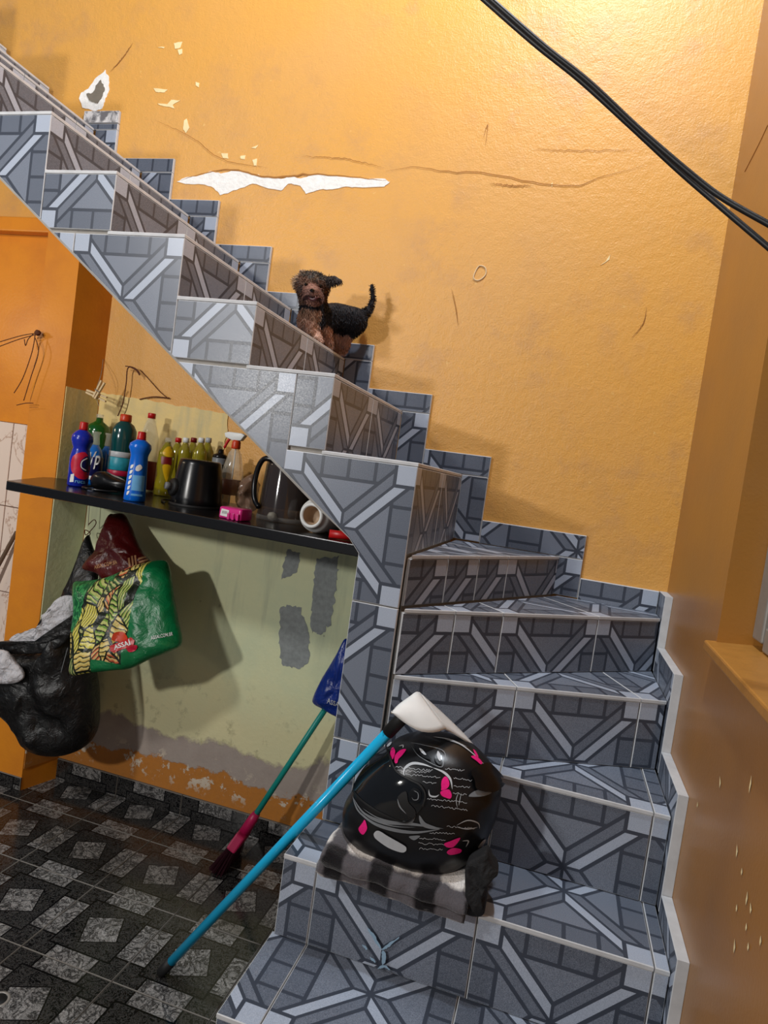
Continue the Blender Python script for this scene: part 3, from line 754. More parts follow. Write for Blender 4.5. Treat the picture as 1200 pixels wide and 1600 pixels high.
# 2 two clear bottles of blue liquid
for (px, y, rr, lab, name) in ((147, 2.105, 0.033, 'clear bottle of blue liquid with a dark Vp label', 'vp'), (166, 2.165, 0.026, 'clear bottle of blue liquid without label beside the teal bottle', 'no')):
    b = spot(px, 715, y)
    r2, body = bottle('cleaner_bottle', lab, b, [(rr * 0.9, 0), (rr, 0.006), (rr, 0.10), (rr * 0.85, 0.125), (rr * 0.4, 0.15)], G_BLUE)
    obj('neck', lathe_bm([(rr * 0.4, 0.15), (rr * 0.45, 0.155), (rr * 0.36, 0.175), (rr * 0.34, 0.19), (rr * 0.5, 0.196), (rr * 0.5, 0.20), (0, 0.20)], 20, b), G_CLEAR, r2, True)
    if name == 'vp':
        band('label', r2, b, rr + 0.001, 0.035, 0.105, M_NAVY); band('label_edge', r2, b, rr + 0.0012, 0.02, 0.034, M_WHITE)
        bv = bvh_of(body)
        conform('lettering', *text_px('Vp', (138, 727), (17, -2), (2, -20), 0.2, 0.02), bv, M_WHITE, r2, 0.0035)
# 3 big bottle with a green shoulder in the corner
b = spot(152, 690, 2.225); z = top_z(152, 676, 2.225) - b.z
bottle('soda_bottle', 'large bottle with dark green shoulder in the pillar corner', b, [(0.040, 0), (0.045, 0.01), (0.045, z - 0.02), (0.046, z), (0.043, z + 0.022), (0.030, z + 0.034), (0.014, z + 0.045), (0.012, z + 0.06)], G_GREEN, [(0.014, z + 0.058), (0.014, z + 0.073), (0, z + 0.073)], G_CLEAR)
# 4 teal bottle
b = spot(188, 730, 2.075); zc = top_z(193, 661, 2.075) - b.z; R = 0.043
r4, body = bottle('fabric_softener_bottle', 'large teal bottle with orange red cap and teal label', b, [(R * .9, 0), (R, 0.008), (R, zc - 0.075), (R * 1.02, zc - 0.06), (R * 0.98, zc - 0.025), (R * 0.75, zc - 0.006), (R * 0.45, zc + 0.004), (R * 0.42, zc + 0.01)], G_TEAL, [(0.020, zc + 0.006), (0.0205, zc + 0.012), (0.0195, zc + 0.030), (0.017, zc + 0.032), (0, zc + 0.032)], M_ORED)
band('label', r4, b, R + 0.001, 0.072, 0.118, M_LTEAL); band('label_edge', r4, b, R + 0.0013, 0.119, 0.139, M_LGREY); band('label_band', r4, b, R + 0.0013, 0.052, 0.071, M_LMAG)
# 5 tall clear bottle with a red-brown rest of liquid
b = spot(229, 720, 2.215); zc = top_z(228, 652, 2.215) - b.z; R = 0.037
r5, body = bottle('soda_bottle', 'empty clear bottle with red cap and dark red wrapper', b, [(R * .85, 0), (R, 0.008), (R, zc - 0.10), (R * 0.95, zc - 0.075), (R * 0.6, zc - 0.03), (0.013, zc - 0.002), (0.012, zc)], G_CLEAR, [(0.0145, zc - 0.002), (0.0145, zc + 0.016), (0.013, zc + 0.018), (0, zc + 0.018)], M_RED)
band('wrapper', r5, b, R + 0.001, 0.006, 0.115, M_MAROON)
# small bottle with a red cap peeping out behind the teal one
b = spot(207, 690, 2.155); bottle('cleaner_bottle', 'small pale bottle with red cap between teal and clear bottles', b, [(0.018, 0), (0.02, 0.004), (0.02, 0.13), (0.012, 0.15)], G_CLEAR, [(0.011, 0.149), (0.011, 0.168), (0, 0.17)], M_RED)
# 6 bright blue bottle at the shelf edge
b = spot(210, 780, 1.772)
r6, body = bottle('cleaner_bottle', 'bright blue bottle with red cap and white pictograms at the shelf edge', b,
    [(0.029, 0), (0.0325, 0.003), (0.032, 0.02), (0.027, 0.115), (0.0255, 0.14), (0.028, 0.15), (0.0335, 0.165), (0.031, 0.178), (0.018, 0.188), (0.013, 0.191)], M_BLUE2, [(0.0135, 0.189), (0.0135, 0.196), (0.012, 0.214), (0.010, 0.216), (0, 0.216)], M_RED)
bv = bvh_of(body)
conform('label', *patch_px([(208, 742), (226, 744), (224, 768), (205, 766)], 3, smooth=False), bv, M_LBLUE, r6, 0.001)
conform('emblem', *patch_px([(213, 729), (219, 726), (222, 731), (217, 736), (212, 735)], 3), bv, M_WHITE, r6, 0.001)
for i in range(6): conform('pictogram', *patch_px([(205 - i * 1.2, 727 + i * 8.2), (209 - i * 1.3, 726 + i * 8.2), (207 - i * 1.3, 731 + i * 8.2), (204 - i * 1.2, 732 + i * 8.2)], 2), bv, M_WHITE, r6, 0.001)
conform('lettering', *patch_px([(205, 771), (222, 773), (222, 776), (204, 774)], 2, smooth=False), bv, M_LBLUE, r6, 0.001)
# 7 black bundle
b = spot(170, 765, 1.93)
hb = empty('black_bundle', b, 'small black bundle lying in front of the bottles', 'appliance')
c = [on_y(a, d, 1.93) for a, d in ((143, 752), (150, 742), (165, 741), (178, 748), (196, 755), (207, 760), (204, 771), (180, 772), (155, 770), (145, 764))]
dz = b.z - min(p.z for p in c) + 0.0005
obj('body', pillow('tmp', [p + V((0, 0, dz)) for p in c], M_BLACK, 0.035, 0.03, None, 40, 8).data, [], hb, True); bpy.data.objects.remove(bpy.data.objects['tmp'])
obj('cord', tube_bm(catmull([b + V(q) for q in ((-0.05, -0.02, 0.012), (-0.065, -0.05, 0.006), (-0.02, -0.065, 0.006), (0.03, -0.05, 0.006), (0.06, -0.03, 0.008))], 24, False), 0.004, 6), M_BLACK, hb, True)
obj('grey_rod', tube_bm([b + V((-0.01, 0.0, 0.062)), b + V((0.04, 0.0, 0.052)), b + V((0.075, -0.005, 0.04))], 0.003, 6), M_GREYM, hb, True)
# 8 detergent bottles
def deterg(px, py, y, h, R, label, capm, lab):
    b = spot(px, py, y)
    r, body = bottle('detergent_bottle', label, b, [(R * .85, 0), (R, 0.005), (R * 0.97, 0.05), (R * 0.82, 0.075), (R, 0.11), (R * 0.9, h - 0.055), (R * 0.45, h - 0.028), (0.009, h - 0.02), (0.009, h - 0.014)], G_YEL, [(0.012, h - 0.018), (0.0115, h - 0.002), (0.009, h), (0, h)], capm, 'yellow detergent bottles behind the blender base' if not lab else None)
    return r, body, b
h = top_z(263, 684, 2.12) - ZS
r8, body, b = deterg(257, 740, 2.12, h, 0.031, 'yellow detergent bottle with black and yellow label beside the blender base', G_CLEAR, 1)
bv = bvh_of(body)
conform('label', *patch_px([(255, 705), (262, 698), (271, 700), (271, 712), (263, 714), (255, 710)], 3), bv, M_LYEL, r8, 0.001)
conform('label', *patch_px([(254, 728), (266, 728), (263, 746), (259, 752)], 3), bv, M_LYEL, r8, 0.001)
conform('label', *patch_px([(252, 713), (268, 715), (268, 727), (252, 725)], 3, smooth=False), bv, M_MAROON, r8, 0.001)
for px, cm, lab in ((275, M_RED, 'detergent bottle with red cap and blue neck behind the blender base'), (287, M_WHITE, 'yellow detergent bottle with pale cap between the two red capped ones'), (299, M_MAROON, 'yellow detergent bottle with a dark red cap behind the blender base'), (311, M_WHITE, 'yellow detergent bottle with pale cap beside the grey capped one'), (322, M_LGREY, 'detergent bottle with grey cap next to the spray can')):
    yy = 2.235 if px in (275, 299, 322) else 2.165
    r, body, b = deterg(px, 720, yy, top_z(px + 3, 684, yy) - ZS, 0.028, lab, cm, 0)
    if px == 275: obj('neck_band', lathe_bm([(0.0125, 0.128), (0.0165, 0.13), (0.0165, 0.152), (0.011, 0.158)], 18, b, cap=False), M_NAVY, r, True)
# 10 blender base
b = spot(306, 788, 1.925); bl = empty('kitchen_blender', b, 'glossy black blender motor base without its jar', 'blender')
obj('housing', lathe_bm([(0.080, 0), (0.084, 0.006), (0.082, 0.03), (0.074, 0.10), (0.068, 0.135), (0.066, 0.148), (0.060, 0.152), (0.050, 0.150), (0, 0.150)], 36, b), M_BLACK, bl, True)
obj('control_panel', lathe_bm([(0.0, -0.004), (0.026, -0.004), (0.030, 0.0), (0.028, 0.014), (0.024, 0.018), (0, 0.018)], 24, b + V((-0.045, -0.056, 0.055)), axis=(-0.55, -0.8, 0.1)), M_BLACKM, bl, True)
obj('knob', lathe_bm([(0.012, 0), (0.012, 0.016), (0.010, 0.018), (0, 0.018)], 16, b + V((-0.055, -0.071, 0.057)), axis=(-0.55, -0.8, 0.1)), M_GREY, bl, True)
obj('foot_ring', lathe_bm([(0.086, 0.0), (0.087, 0.003), (0.086, 0.007), (0.083, 0.008)], 36, b, cap=False), M_BLACKM, bl, True)
tag(obj('power_cord', tube_bm(catmull([b + V(q) for q in ((-0.075, 0.0, 0.004), (-0.11, 0.03, 0.004), (-0.125, 0.0, 0.004), (-0.10, -0.04, 0.004), (-0.06, -0.085, 0.004))], 30, False), 0.0032, 6), M_BLACKM, None, True), 'thin black power cord curling beside the blender base', 'cord')
# 11 spray can
b = spot(341, 740, 2.15); z = top_z(341, 712, 2.15) - ZS
r11, body = bottle('spray_can', 'grey and black spray can between detergent and trigger bottle', b, [(0.026, 0), (0.0275, 0.003), (0.0275, z - 0.012), (0.0265, z - 0.008)], M_GREY, [(0.027, z - 0.008), (0.0285, z - 0.004), (0.024, z + 0.004), (0.012, z + 0.008), (0.010, z + 0.012), (0.0085, z + 0.024), (0, z + 0.025)], M_BLACK)
r11['category'] = 'can'
band('label', r11, b, 0.0282, 0.02, z - 0.03, M_BLACKM)
# 12 trigger spray bottle
b = spot(364, 735, 2.075); z = top_z(369, 700, 2.075) - ZS
sp = empty('spray_bottle', b, 'clear trigger spray bottle with white and red nozzle', 'bottle')
obj('body', lathe_bm([(0.036, 0), (0.040, 0.005), (0.040, 0.10), (0.036, 0.13), (0.022, z - 0.02), (0.013, z - 0.006), (0.013, z)], 28, b), G_CLEAR, sp, True)
obj('label', lathe_bm([(0.0395, 0.045), (0.0408, 0.046), (0.0408, 0.098), (0.0395, 0.099)], 28, b, cap=False), glassy('brown_red_label', (128, 60, 44), 0.75, 0.4), sp, True)
obj('collar', lathe_bm([(0.015, z - 0.004), (0.016, z), (0.015, z + 0.02), (0.012, z + 0.026), (0, z + 0.026)], 18, b), M_ORED, sp, True)
hd = prism_bm([b + V((dx, -0.012, z + dz_)) for dx, dz_ in ((-0.045, 0.046), (-0.04, 0.032), (-0.012, 0.024), (0.02, 0.026), (0.034, 0.046), (0.02, 0.052), (-0.03, 0.052))], (0, 0.024, 0), 0.003); obj('nozzle_head', hd, M_WHITE, sp, True)
obj('trigger', tube_bm(catmull([b + V(q) for q in ((-0.026, 0, z + 0.03), (-0.036, 0, z + 0.014), (-0.044, 0, z - 0.006))], 10, False), [0.005] * 9 + [0.003], 8), M_RED, sp, True)
obj('dip_tube', tube_bm([b + V((0, 0, 0.01)), b + V((0, 0, z))], 0.0025, 6), M_WHITE, sp, True)
# 13 crumpled clear bag
c = [on_y(a, d, 2.03) for a, d in ((372, 792), (371, 770), (378, 752), (392, 742), (400, 745), (402, 770), (400, 796), (386, 800))]
dz = ZS + 0.001 - min(p.z for p in c)
tag(pillow('plastic_bag', [p + V((0, 0, max(0, dz))) for p in c], glassy('crumpled_clear_film', (150, 120, 100), 0.6, 0.2), 0.04, 0.035, None, 48, 10, wr=0.02, wrs=30), 'crumpled clear plastic bag leaning by the blender jar', 'bag')
# 14 pink lid
b = spot(368, 806, 1.72); lid = empty('pink_lid', b, 'small hot pink plastic lid with a white sticker', 'holder')
obj('shell', prism_bm([b + V(q) for q in ((-0.042, -0.022, 0), (0.02, -0.022, 0), (0.022, -0.034, 0), (0.036, -0.034, 0), (0.038, 0.03, 0), (-0.040, 0.03, 0))], (0, 0, 0.034), 0.005), M_PINK, lid, True)
for q in (-0.002, 0.012, 0.026): obj('prong', box_bm(b.x + q - 0.004, b.x + q + 0.004, b.y - 0.040, b.y - 0.0345, b.z + 0.001, b.z + 0.020, 0.0015), M_PINK, lid)
obj('sticker', prism_bm([b + V(q) for q in ((-0.037, -0.0225, 0.008), (-0.012, -0.0225, 0.006), (-0.010, -0.0225, 0.026), (-0.034, -0.0225, 0.028))], (0, -0.0008, 0)), M_WHITE, lid)
for i in range(5): obj('sticker_print', box_bm(b.x - 0.031 + i * 0.0035, b.x - 0.0295 + i * 0.0035, b.y - 0.0238, b.y - 0.0234, b.z + 0.014, b.z + 0.022), M_GREY, lid)
# 15 blender jar upside down with handle
b = spot(446, 800, 1.93); jr = empty('blender_jar', b, 'smoky plastic blender jar with a black handle', 'jar'); hz = 0.19
obj('vessel', lathe_bm([(0.088, 0.0), (0.089, 0.004), (0.086, 0.03), (0.078, hz - 0.02), (0.074, hz), (0.070, hz), (0.073, hz - 0.02), (0.080, 0.04), (0.0, 0.036)], 36, b, cap=False), G_SMOKE, jr, True)
obj('rim', lathe_bm([(0.089, 0.0), (0.0905, 0.002), (0.0905, 0.012), (0.0885, 0.014)], 36, b, cap=False), glassy('faint_clear_rim', (200, 200, 195), 0.14), jr, True)
obj('collar', lathe_bm([(0.076, hz - 0.002), (0.077, hz + 0.004), (0.060, hz + 0.012), (0.05, hz + 0.018), (0, hz + 0.018)], 30, b), M_BLACK, jr, True)
obj('handle', tube_bm(catmull([b + V(q) for q in ((-0.03, -0.068, hz - 0.006), (-0.062, -0.066, hz - 0.004), (-0.082, -0.060, hz - 0.03), (-0.090, -0.058, 0.11), (-0.080, -0.066, 0.06), (-0.056, -0.078, 0.036))], 30, False), 0.0085, 8), M_BLACK, jr, True)
obj('spout_bead', lathe_bm([(0.0, 0.0), (0.012, 0.003), (0.015, 0.013), (0.010, 0.023), (0, 0.026)], 16, b + V((0.0, -0.0965, 0.004))), G_CLEAR, jr, True)
# 16 white bottle lying on its side, mouth to the viewer
wc = on_y(493, 806, 1.70); R = 0.049; b = V((wc.x, 1.70, ZS + R + 0.0005)); ax = V((-0.12, -1, 0.0))
wb = empty('white_jug', (b.x, b.y, ZS), 'white plastic bottle lying with its open mouth outward', 'bottle')
obj('body', lathe_bm([(0.026, 0.066), (0.028, 0.070), (0.033, 0.070), (0.036, 0.064), (0.036, 0.058), (0.044, 0.052), (R, 0.036), (R, -0.06), (R * 0.9, -0.072), (0, -0.074)], 32, b + V((0, 0.055, 0)), axis=ax, cap=False), M_WHITE, wb, True)
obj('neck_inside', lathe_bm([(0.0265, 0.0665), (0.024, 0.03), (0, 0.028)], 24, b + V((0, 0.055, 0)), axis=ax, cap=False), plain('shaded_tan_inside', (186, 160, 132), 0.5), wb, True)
# 17 red tube cap
p0 = spot(514, 836, 1.655) + V((0, 0, 0.0115)); p1 = p0 + V((0.055, 0.02, 0))
rt = empty('red_tube', p0 - V((0, 0, 0.0115)), 'short red plastic tube lying by the white bottle', 'tube')
obj('tube', lathe_bm([(0.0075, 0.0), (0.0112, 0.0), (0.0112, 0.058), (0.010, 0.060), (0, 0.060)], 18, p0, axis=(p1 - p0), cap=False), M_RED, rt, True)
obj('bore', lathe_bm([(0.0078, 0.0), (0.0078, 0.02), (0, 0.02)], 16, p0, axis=(p1 - p0), cap=False), M_MAROON, rt, True)

# ================================================================== pegs, wires and hooks on the alcove walls
pg0 = on_y(150, 610, 2.20)
def peg(name, a, b_, label):
    r = empty(name, (a + b_) / 2, label, 'clothespin')
    d = (b_ - a); u = V((d.z, 0, -d.x)).normalized()
    for s in (1, -1):
        p = [a + u * s * 0.0008, a + u * s * 0.0085, b_ + u * s * 0.012, b_ + u * s * 0.0045]
        obj('jaw', prism_bm(p, (0, 0.009, 0), 0.0012), M_WOOD, r)
    m_ = a.lerp(b_, 0.45); obj('spring', tube_bm([m_ + V((0, -0.003, 0)) + u * 0.011, m_ + V((0, -0.004, 0)), m_ + V((0, -0.003, 0)) - u * 0.011], 0.002, 6), M_GREYM, r)
    return r
yq = 2.19
peg('clothespin', on_y(134, 611, yq), on_y(165, 624, yq), 'pale wooden clothespin hanging level above the bottles')
peg('clothespin', on_y(146, 622, yq - 0.012), on_y(160, 596, yq - 0.012), 'pale wooden clothespin standing upright across the level one')
cord = tag(obj('peg_string', tube_bm(catmull([on_y(154, 634, yq), on_y(150, 612, yq + 0.006), on_y(158, 585, yq + 0.03), V((on_y(162, 560, YW).x, YW - 0.002, on_y(162, 560, YW).z))], 20, False), 0.0012, 5), plain('grey_string', (150, 140, 120), 0.8)), 'thin grey string holding the wooden clothespins', 'string')
def wire(name, px, y, r, label, y_end=None, mat=None):
    n = len(px); pts = [on_y(a, b, (y + (y_end - y) * i / (n - 1)) if y_end else y) for i, (a, b) in enumerate(px)]
    return obj(name, tube_bm(catmull(pts, 8 * n, False), r, 6), mat or M_RUST, None, True)
wt = empty('wire_bundle', on_y(58, 520, 2.13), 'rusty wire knot with dangling ends tied at the pillar', 'wire')
for px in ([(62, 520), (35, 524), (0, 534)], [(62, 521), (30, 530), (0, 541)], [(55, 522), (50, 550), (36, 590), (22, 614)], [(54, 526), (60, 550), (48, 590), (37, 626)], [(52, 630), (40, 630), (26, 633)], [(52, 522), (44, 530), (40, 540), (38, 530)]):
    pts = [on_y(a, b, 2.12) for a, b in px]
    obj('strand', tube_bm(catmull(pts, 20, False), 0.0018, 5), M_RUST, wt, True)
kn = on_y(59, 520, 2.128); obj('knot', lathe_bm([(0, -0.014), (0.009, -0.009), (0.012, 0.0), (0.008, 0.009), (0, 0.014)], 12, kn, axis=(1, -0.2, 0.2)), M_RUST, wt, True)
wl = tag(wire('hanging_wire', [(196, 572), (208, 574), (216, 580), (218, 586), (212, 578), (200, 575), (197, 600), (192, 630), (184, 650)], 2.27, 0.0022, ''), 'rusty bent wire hook hanging above the teal bottle', 'wire')
wl = tag(wire('hanging_wire', [(219, 578), (232, 592), (250, 612), (262, 622)], 2.292, 0.0016, ''), 'thin rusty wire slanting along the alcove wall', 'wire')
wl = tag(wire('hanging_wire', [(218, 624), (240, 620), (265, 622)], 2.292, 0.0022, ''), 'rusty wire lying level on the paint edge', 'wire')
hook = empty('wire_hook', on_y(140, 820, 2.24), 'thin twisted wire hook below the shelf holding the bags', 'hook')
hp = [on_y(140, 783, 2.24), on_y(139, 800, 2.24), on_y(138, 822, 2.24)]; hp[0].z = ZS - 0.031
obj('stem', tube_bm(catmull(hp, 12, False), 0.0014, 5), M_GREYM, hook, True)
obj('loop', tube_bm(catmull([on_y(a, b, 2.235) for a, b in ((138, 820), (147, 812), (150, 818), (142, 829), (134, 836), (133, 828), (141, 833), (136, 842))], 30, False), 0.0020, 5), M_RUST, hook, True)

# ================================================================== bags
def film(name, rgb, rough=0.3, wrinkle=0.5, scale=22):
    def f(put):
        c = coords(); n = noi(c, scale, 5, 0.6, Distortion=0.6)
        put(Base_Color=mix(n, tuple(q * 0.6 for q in s2l(rgb)[:3]), s2l(rgb)), Roughness=rough, Normal=bump(n, wrinkle, 0.012))
    return material(name, f)
M_BAGBLK = film('black_bin_film', (8, 8, 9), 0.38, 0.7, 26)
M_BAGMAR = film('maroon_film', (92, 20, 20), 0.3)
M_BAGBLUE = film('blue_film', (16, 50, 140), 0.3)
M_RAG = film('white_cloth', (232, 232, 238), 0.9, 1.0, 55)
def green_bag(put):
    uv = X.nt.nodes.new('ShaderNodeUVMap').outputs[0]; u, v, _ = xyz(uv); c = coords(); gx, gy, gz = xyz(coords('Normal'))
    n = noi(c, 20, 5, 0.6, Distortion=0.6)
    green = mix(n, s2l((4, 78, 44)), s2l((16, 138, 78)))
    # printed vegetables: striped cells in yellow, ochre and leaf green with dark outlines
    sx = X.nt.nodes.new('ShaderNodeMapping'); X.nt.links.new(c, sx.inputs[0]); sx.inputs['Scale'].default_value = (1.35, 0.0, 0.72); sx.inputs['Rotation'].default_value = (0, 0.7, 0)
    vor = tex('Voronoi', sx.outputs[0], 17); cell = X(vor.outputs['Distance']); edge = X(tex('Voronoi', sx.outputs[0], 17, feature='DISTANCE_TO_EDGE').outputs[0])
    hue = xyz(vor.outputs['Color'])[0]; ang = xyz(vor.outputs['Color'])[1] * 6.28
    ox, oy, oz = xyz(sx.outputs[0])
    wob = noi(sx.outputs[0], 18, 2) * 0.02
    st = (((ox + wob) * X.m('COSINE', ang) + (oz + wob) * X.m('SINE', ang)) * 78.0).frac()
    pal = mix(hue > 0.42, s2l((116, 158, 60)), s2l((214, 204, 66))); pal = mix(hue > 0.74, pal, s2l((208, 178, 92))); pal = mix(hue < 0.22, pal, s2l((44, 100, 44))); pal = mix(hue > 0.93, pal, s2l((206, 96, 60)))
    stripe = mix(st < 0.26, pal, s2l((36, 44, 22)))
    stripe = mix((st > 0.55) * 0.55, stripe, s2l((236, 226, 150)))
    stripe = mix(edge < 0.05, stripe, s2l((22, 30, 18)))
    left = (u + (v * 0.10)) < 0.67
    leaf = (u < 0.20) * (v > 0.34) + (u < 0.36) * (v > 0.78)
    lf = mix(((ox * 60.0 + noi(sx.outputs[0], 30, 2) * 5.0).frac()) < 0.35, s2l((12, 92, 50)), s2l((60, 150, 84)))
    pr = mix(leaf > 0.5, stripe, lf)
    pr = mix(((v < 0.18) * (u > 0.42)), pr, green)
    front = gy < 0.15
    put(Base_Color=mix(left * front, green, pr), Roughness=0.32, Normal=bump(n, 0.55, 0.012))
M_GBAG = material('green_printed_film', green_bag)
def flat(px, y): return [on_y(a, b, y(a, b) if callable(y) else y) for a, b in px]
def lean(y): return lambda a, b: y + 0.05 * max(0.0, (a - 60) / 90)      # the sack swings back towards the wall on its right
# black bin sack hung from the hook, with white cloth peeping out
sack = empty('bin_sack', on_y(75, 1180, 2.02), 'black bin sack sagging from the hook against the pillar', 'bag')
sbody = pillow('body', flat([(2, 1008), (40, 1012), (75, 1012), (105, 992), (118, 962), (128, 985), (142, 1020), (148, 1060), (152, 1110), (146, 1150), (124, 1172), (88, 1181), (52, 1172), (36, 1148), (24, 1130), (4, 1112), (-20, 1090), (-30, 1050), (-22, 1015)], lean(2.02)), M_BAGBLK, 0.10, 0.085, sack, 90, 14, 3.0, 0.030, 9)
pillow('twisted_top', flat([(137, 836), (143, 850), (152, 880), (150, 915), (128, 950), (118, 985), (100, 1000), (60, 990), (62, 975), (88, 950), (108, 910), (124, 870)], lambda a, b: 2.225 - 0.155 * (b - 836) / 164), M_BAGBLK, 0.035, 0.03, sack, 70, 10, 2.4, 0.012, 16)
pillow('sack_rim', flat([(-20, 1012), (2, 1002), (60, 1006), (98, 992), (112, 962), (115, 972), (106, 999), (78, 1018), (40, 1022), (0, 1020)], lean(1.955)), M_BAGBLK, 0.012, 0.03, sack, 70, 6, 2.0, 0.008, 30)
tag(pillow('white_cloth', flat([(16, 1004), (24, 992), (44, 988), (62, 985), (72, 968), (80, 950), (90, 936), (104, 930), (118, 936), (116, 962), (108, 988), (92, 1004), (70, 1013), (40, 1012)], lean(1.985)), M_RAG, 0.035, 0.03, None, 80, 12, 2.4, 0.020, 34), 'crumpled white cloth peeping over the rim of the black sack', 'cloth')
tag(pillow('white_cloth', flat([(-30, 1018), (6, 1016), (20, 1032), (34, 1048), (36, 1060), (20, 1068), (-10, 1066), (-34, 1050)], 1.925), M_RAG, 0.018, 0.03, None, 60, 10, 2.4, 0.014, 30), 'white cloth bulging through a tear in the black sack', 'cloth')
obj('fold', tube_bm(catmull([on_y(a, b, lean(1.94)(a, b)) for a, b in ((106, 1012), (101, 1030), (95, 1052))], 12, False), [0.0005] + [0.0016] * 10 + [0.0005], 5), M_GREY, sack, True)
# maroon bag
mar = empty('shopping_bag', on_y(180, 900, 2.17), 'maroon plastic bag pinched on the hook behind the green bag', 'bag')
mb = pillow('body', flat([(170, 806), (178, 803), (192, 803), (200, 818), (212, 845), (224, 868), (236, 880), (230, 898), (200, 905), (168, 908), (152, 896), (130, 888), (140, 872), (150, 860), (158, 836)], lambda a, b: 2.20 - 0.10 * (b - 803) / 105), M_BAGMAR, 0.045, 0.05, mar, 80, 12, 2.4, 0.016, 18)
mbv = bvh_of(mb); M_TAN = plain('tan_print', (190, 140, 100), 0.5)
conform('lettering', *text_px('ASSAI.COM.BR', (148, 889), (36, -8), (-1, -5.5), bold=0.012), mbv, M_TAN, mar, 0.002)
for a, b2 in (((201, 872), (203, 886)), ((206, 869), (208, 885)), ((211, 868), (213, 884)), ((216, 874), (230, 870)), ((217, 879), (231, 875)), ((218, 884), (230, 880))):
    conform('stripe_print', *stroke_px([a, ((a[0] + b2[0]) / 2, (a[1] + b2[1]) / 2), b2], 3, 6), mbv, M_TAN, mar, 0.002)
# green bag
grn = empty('shopping_bag', on_y(200, 1030, 2.10), 'green plastic shopping bag printed with yellow vegetables', 'bag')
gb = pillow('body', flat([(117, 912), (128, 908), (155, 905), (180, 897), (205, 885), (235, 877), (257, 876), (264, 890), (270, 930), (277, 970), (283, 1004), (270, 1016), (235, 1030), (205, 1044), (180, 1047), (140, 1051), (114, 1054), (113, 1030), (115, 990), (119, 950)], lambda a, b: 2.048 - 0.13 * (b - 877) / 177 + 0.05 * (a - 115) / 168), M_GBAG, 0.060, 0.050, grn, 96, 14, 4.0, 0.020, 14)
gbv = bvh_of(gb)
conform('lettering', *text_px('ASSAI.COM.BR', (237, 1000), (33, -7), (-0.8, -5.5), bold=0.012), gbv, M_WHITE, grn, 0.003)
conform('logo_sun', *patch_px([(175, 1000), (178, 990), (187, 987), (196, 990), (200, 999), (188, 1003)], 3), gbv, M_ORED, grn, 0.003)
conform('logo_banner', *patch_px([(172, 1010), (206, 996), (211, 1001), (209, 1009), (178, 1020), (173, 1018)], 3, smooth=False), gbv, M_RED, grn, 0.004)
conform('logo_ribbon', *patch_px([(198, 1012), (214, 1008), (212, 1016), (202, 1019)], 2), gbv, M_LRED, grn, 0.0035)
conform('logo_lettering', *text_px('ASSAÍ', (179, 1016), (27, -9), (-2, -8.5), bold=0.02), gbv, M_WHITE, grn, 0.0055)

# ================================================================== brooms and dustpan
M_TEALST = plain('teal_broom_handle', (20, 140, 130), 0.35, var=0.05)
M_CYANST = plain('cyan_metal_handle', (24, 168, 214), 0.22, 0.0, var=0.04)
M_BROOMP = plain('magenta_broom_head', (170, 20, 76), 0.4)
M_BRIST = plain('dark_maroon_bristles', (60, 12, 30), 0.7, var=0.35, scale=120)
tip = on_z(350, 1348, 0.0); top = on_y(540, 1060, 2.22); d = (top - tip).normalized()
br = empty('broom', tip, 'broom with teal handle and magenta head leaning in the alcove', 'broom')
h0, h1 = tip + d * 0.115, tip + d * 0.20
obj('handle', tube_bm([h1 - d * 0.02, top], 0.0105, 12), M_TEALST, br, True)
U_ = V((0.05, -1.0, 0)).normalized(); U_ = (U_ - d * U_.dot(d)).normalized(); W2 = d.cross(U_)
def head(a, b, w0, w1, t): 
    p = [a - U_ * w0, a + U_ * w0, b + U_ * w1, b - U_ * w1]; return prism_bm([q - W2 * t for q in p], W2 * 2 * t, 0.006)
obj('socket', tube_bm([h0 + d * 0.01, h1 - d * 0.01, h1 + d * 0.015], [0.020, 0.018, 0.014], 12), M_BROOMP, br, True)
obj('head_block', head(h0 - d * 0.035, h0 + d * 0.02, 0.062, 0.04, 0.018), M_BROOMP, br)
bm = bmesh.new(); rnd = random.Random(3)
for i in range(520):
    a = rnd.uniform(-1, 1); c_ = rnd.uniform(-1, 1)
    s0 = h0 - d * 0.03 + U_ * a * 0.056 + W2 * c_ * 0.014
    e0 = tip + U_ * (a * 0.085 + rnd.uniform(-.006, .006)) + W2 * (c_ * 0.03)
    e0 = e0 - d * (e0.z / d.z) + V((0, 0, 0.002)) if e0.z < 0.002 else V((e0.x, e0.y, max(0.002, e0.z - rnd.uniform(0, 0.01))))
    e0.y = min(e0.y, YW - 0.02)
    tube_bm([s0, s0.lerp(e0, 0.5) + U_ * a * 0.004, e0], 0.0012, 3, bm, False)
tag(obj('bristles', bm, M_BRIST, br), kind='stuff')
# blue bag over the broom handle
bb = empty('plastic_bag', on_y(530, 1100, 2.16), 'blue plastic bag hung over the teal broom handle', 'bag')
bbo = pillow('body', flat([(539, 998), (548, 1010), (562, 1060), (566, 1100), (556, 1118), (538, 1122), (522, 1118), (505, 1108), (490, 1099), (490, 1088), (502, 1062), (514, 1042), (527, 1020)], 2.175), M_BAGBLUE, 0.035, 0.03, bb, 70, 10, 2.4, 0.014, 22)
conform('lettering', *text_px('ASSAI', (511, 1098), (20, 6), (1, -7), bold=0.015), bvh_of(bbo), M_LGREY, bb, 0.003)
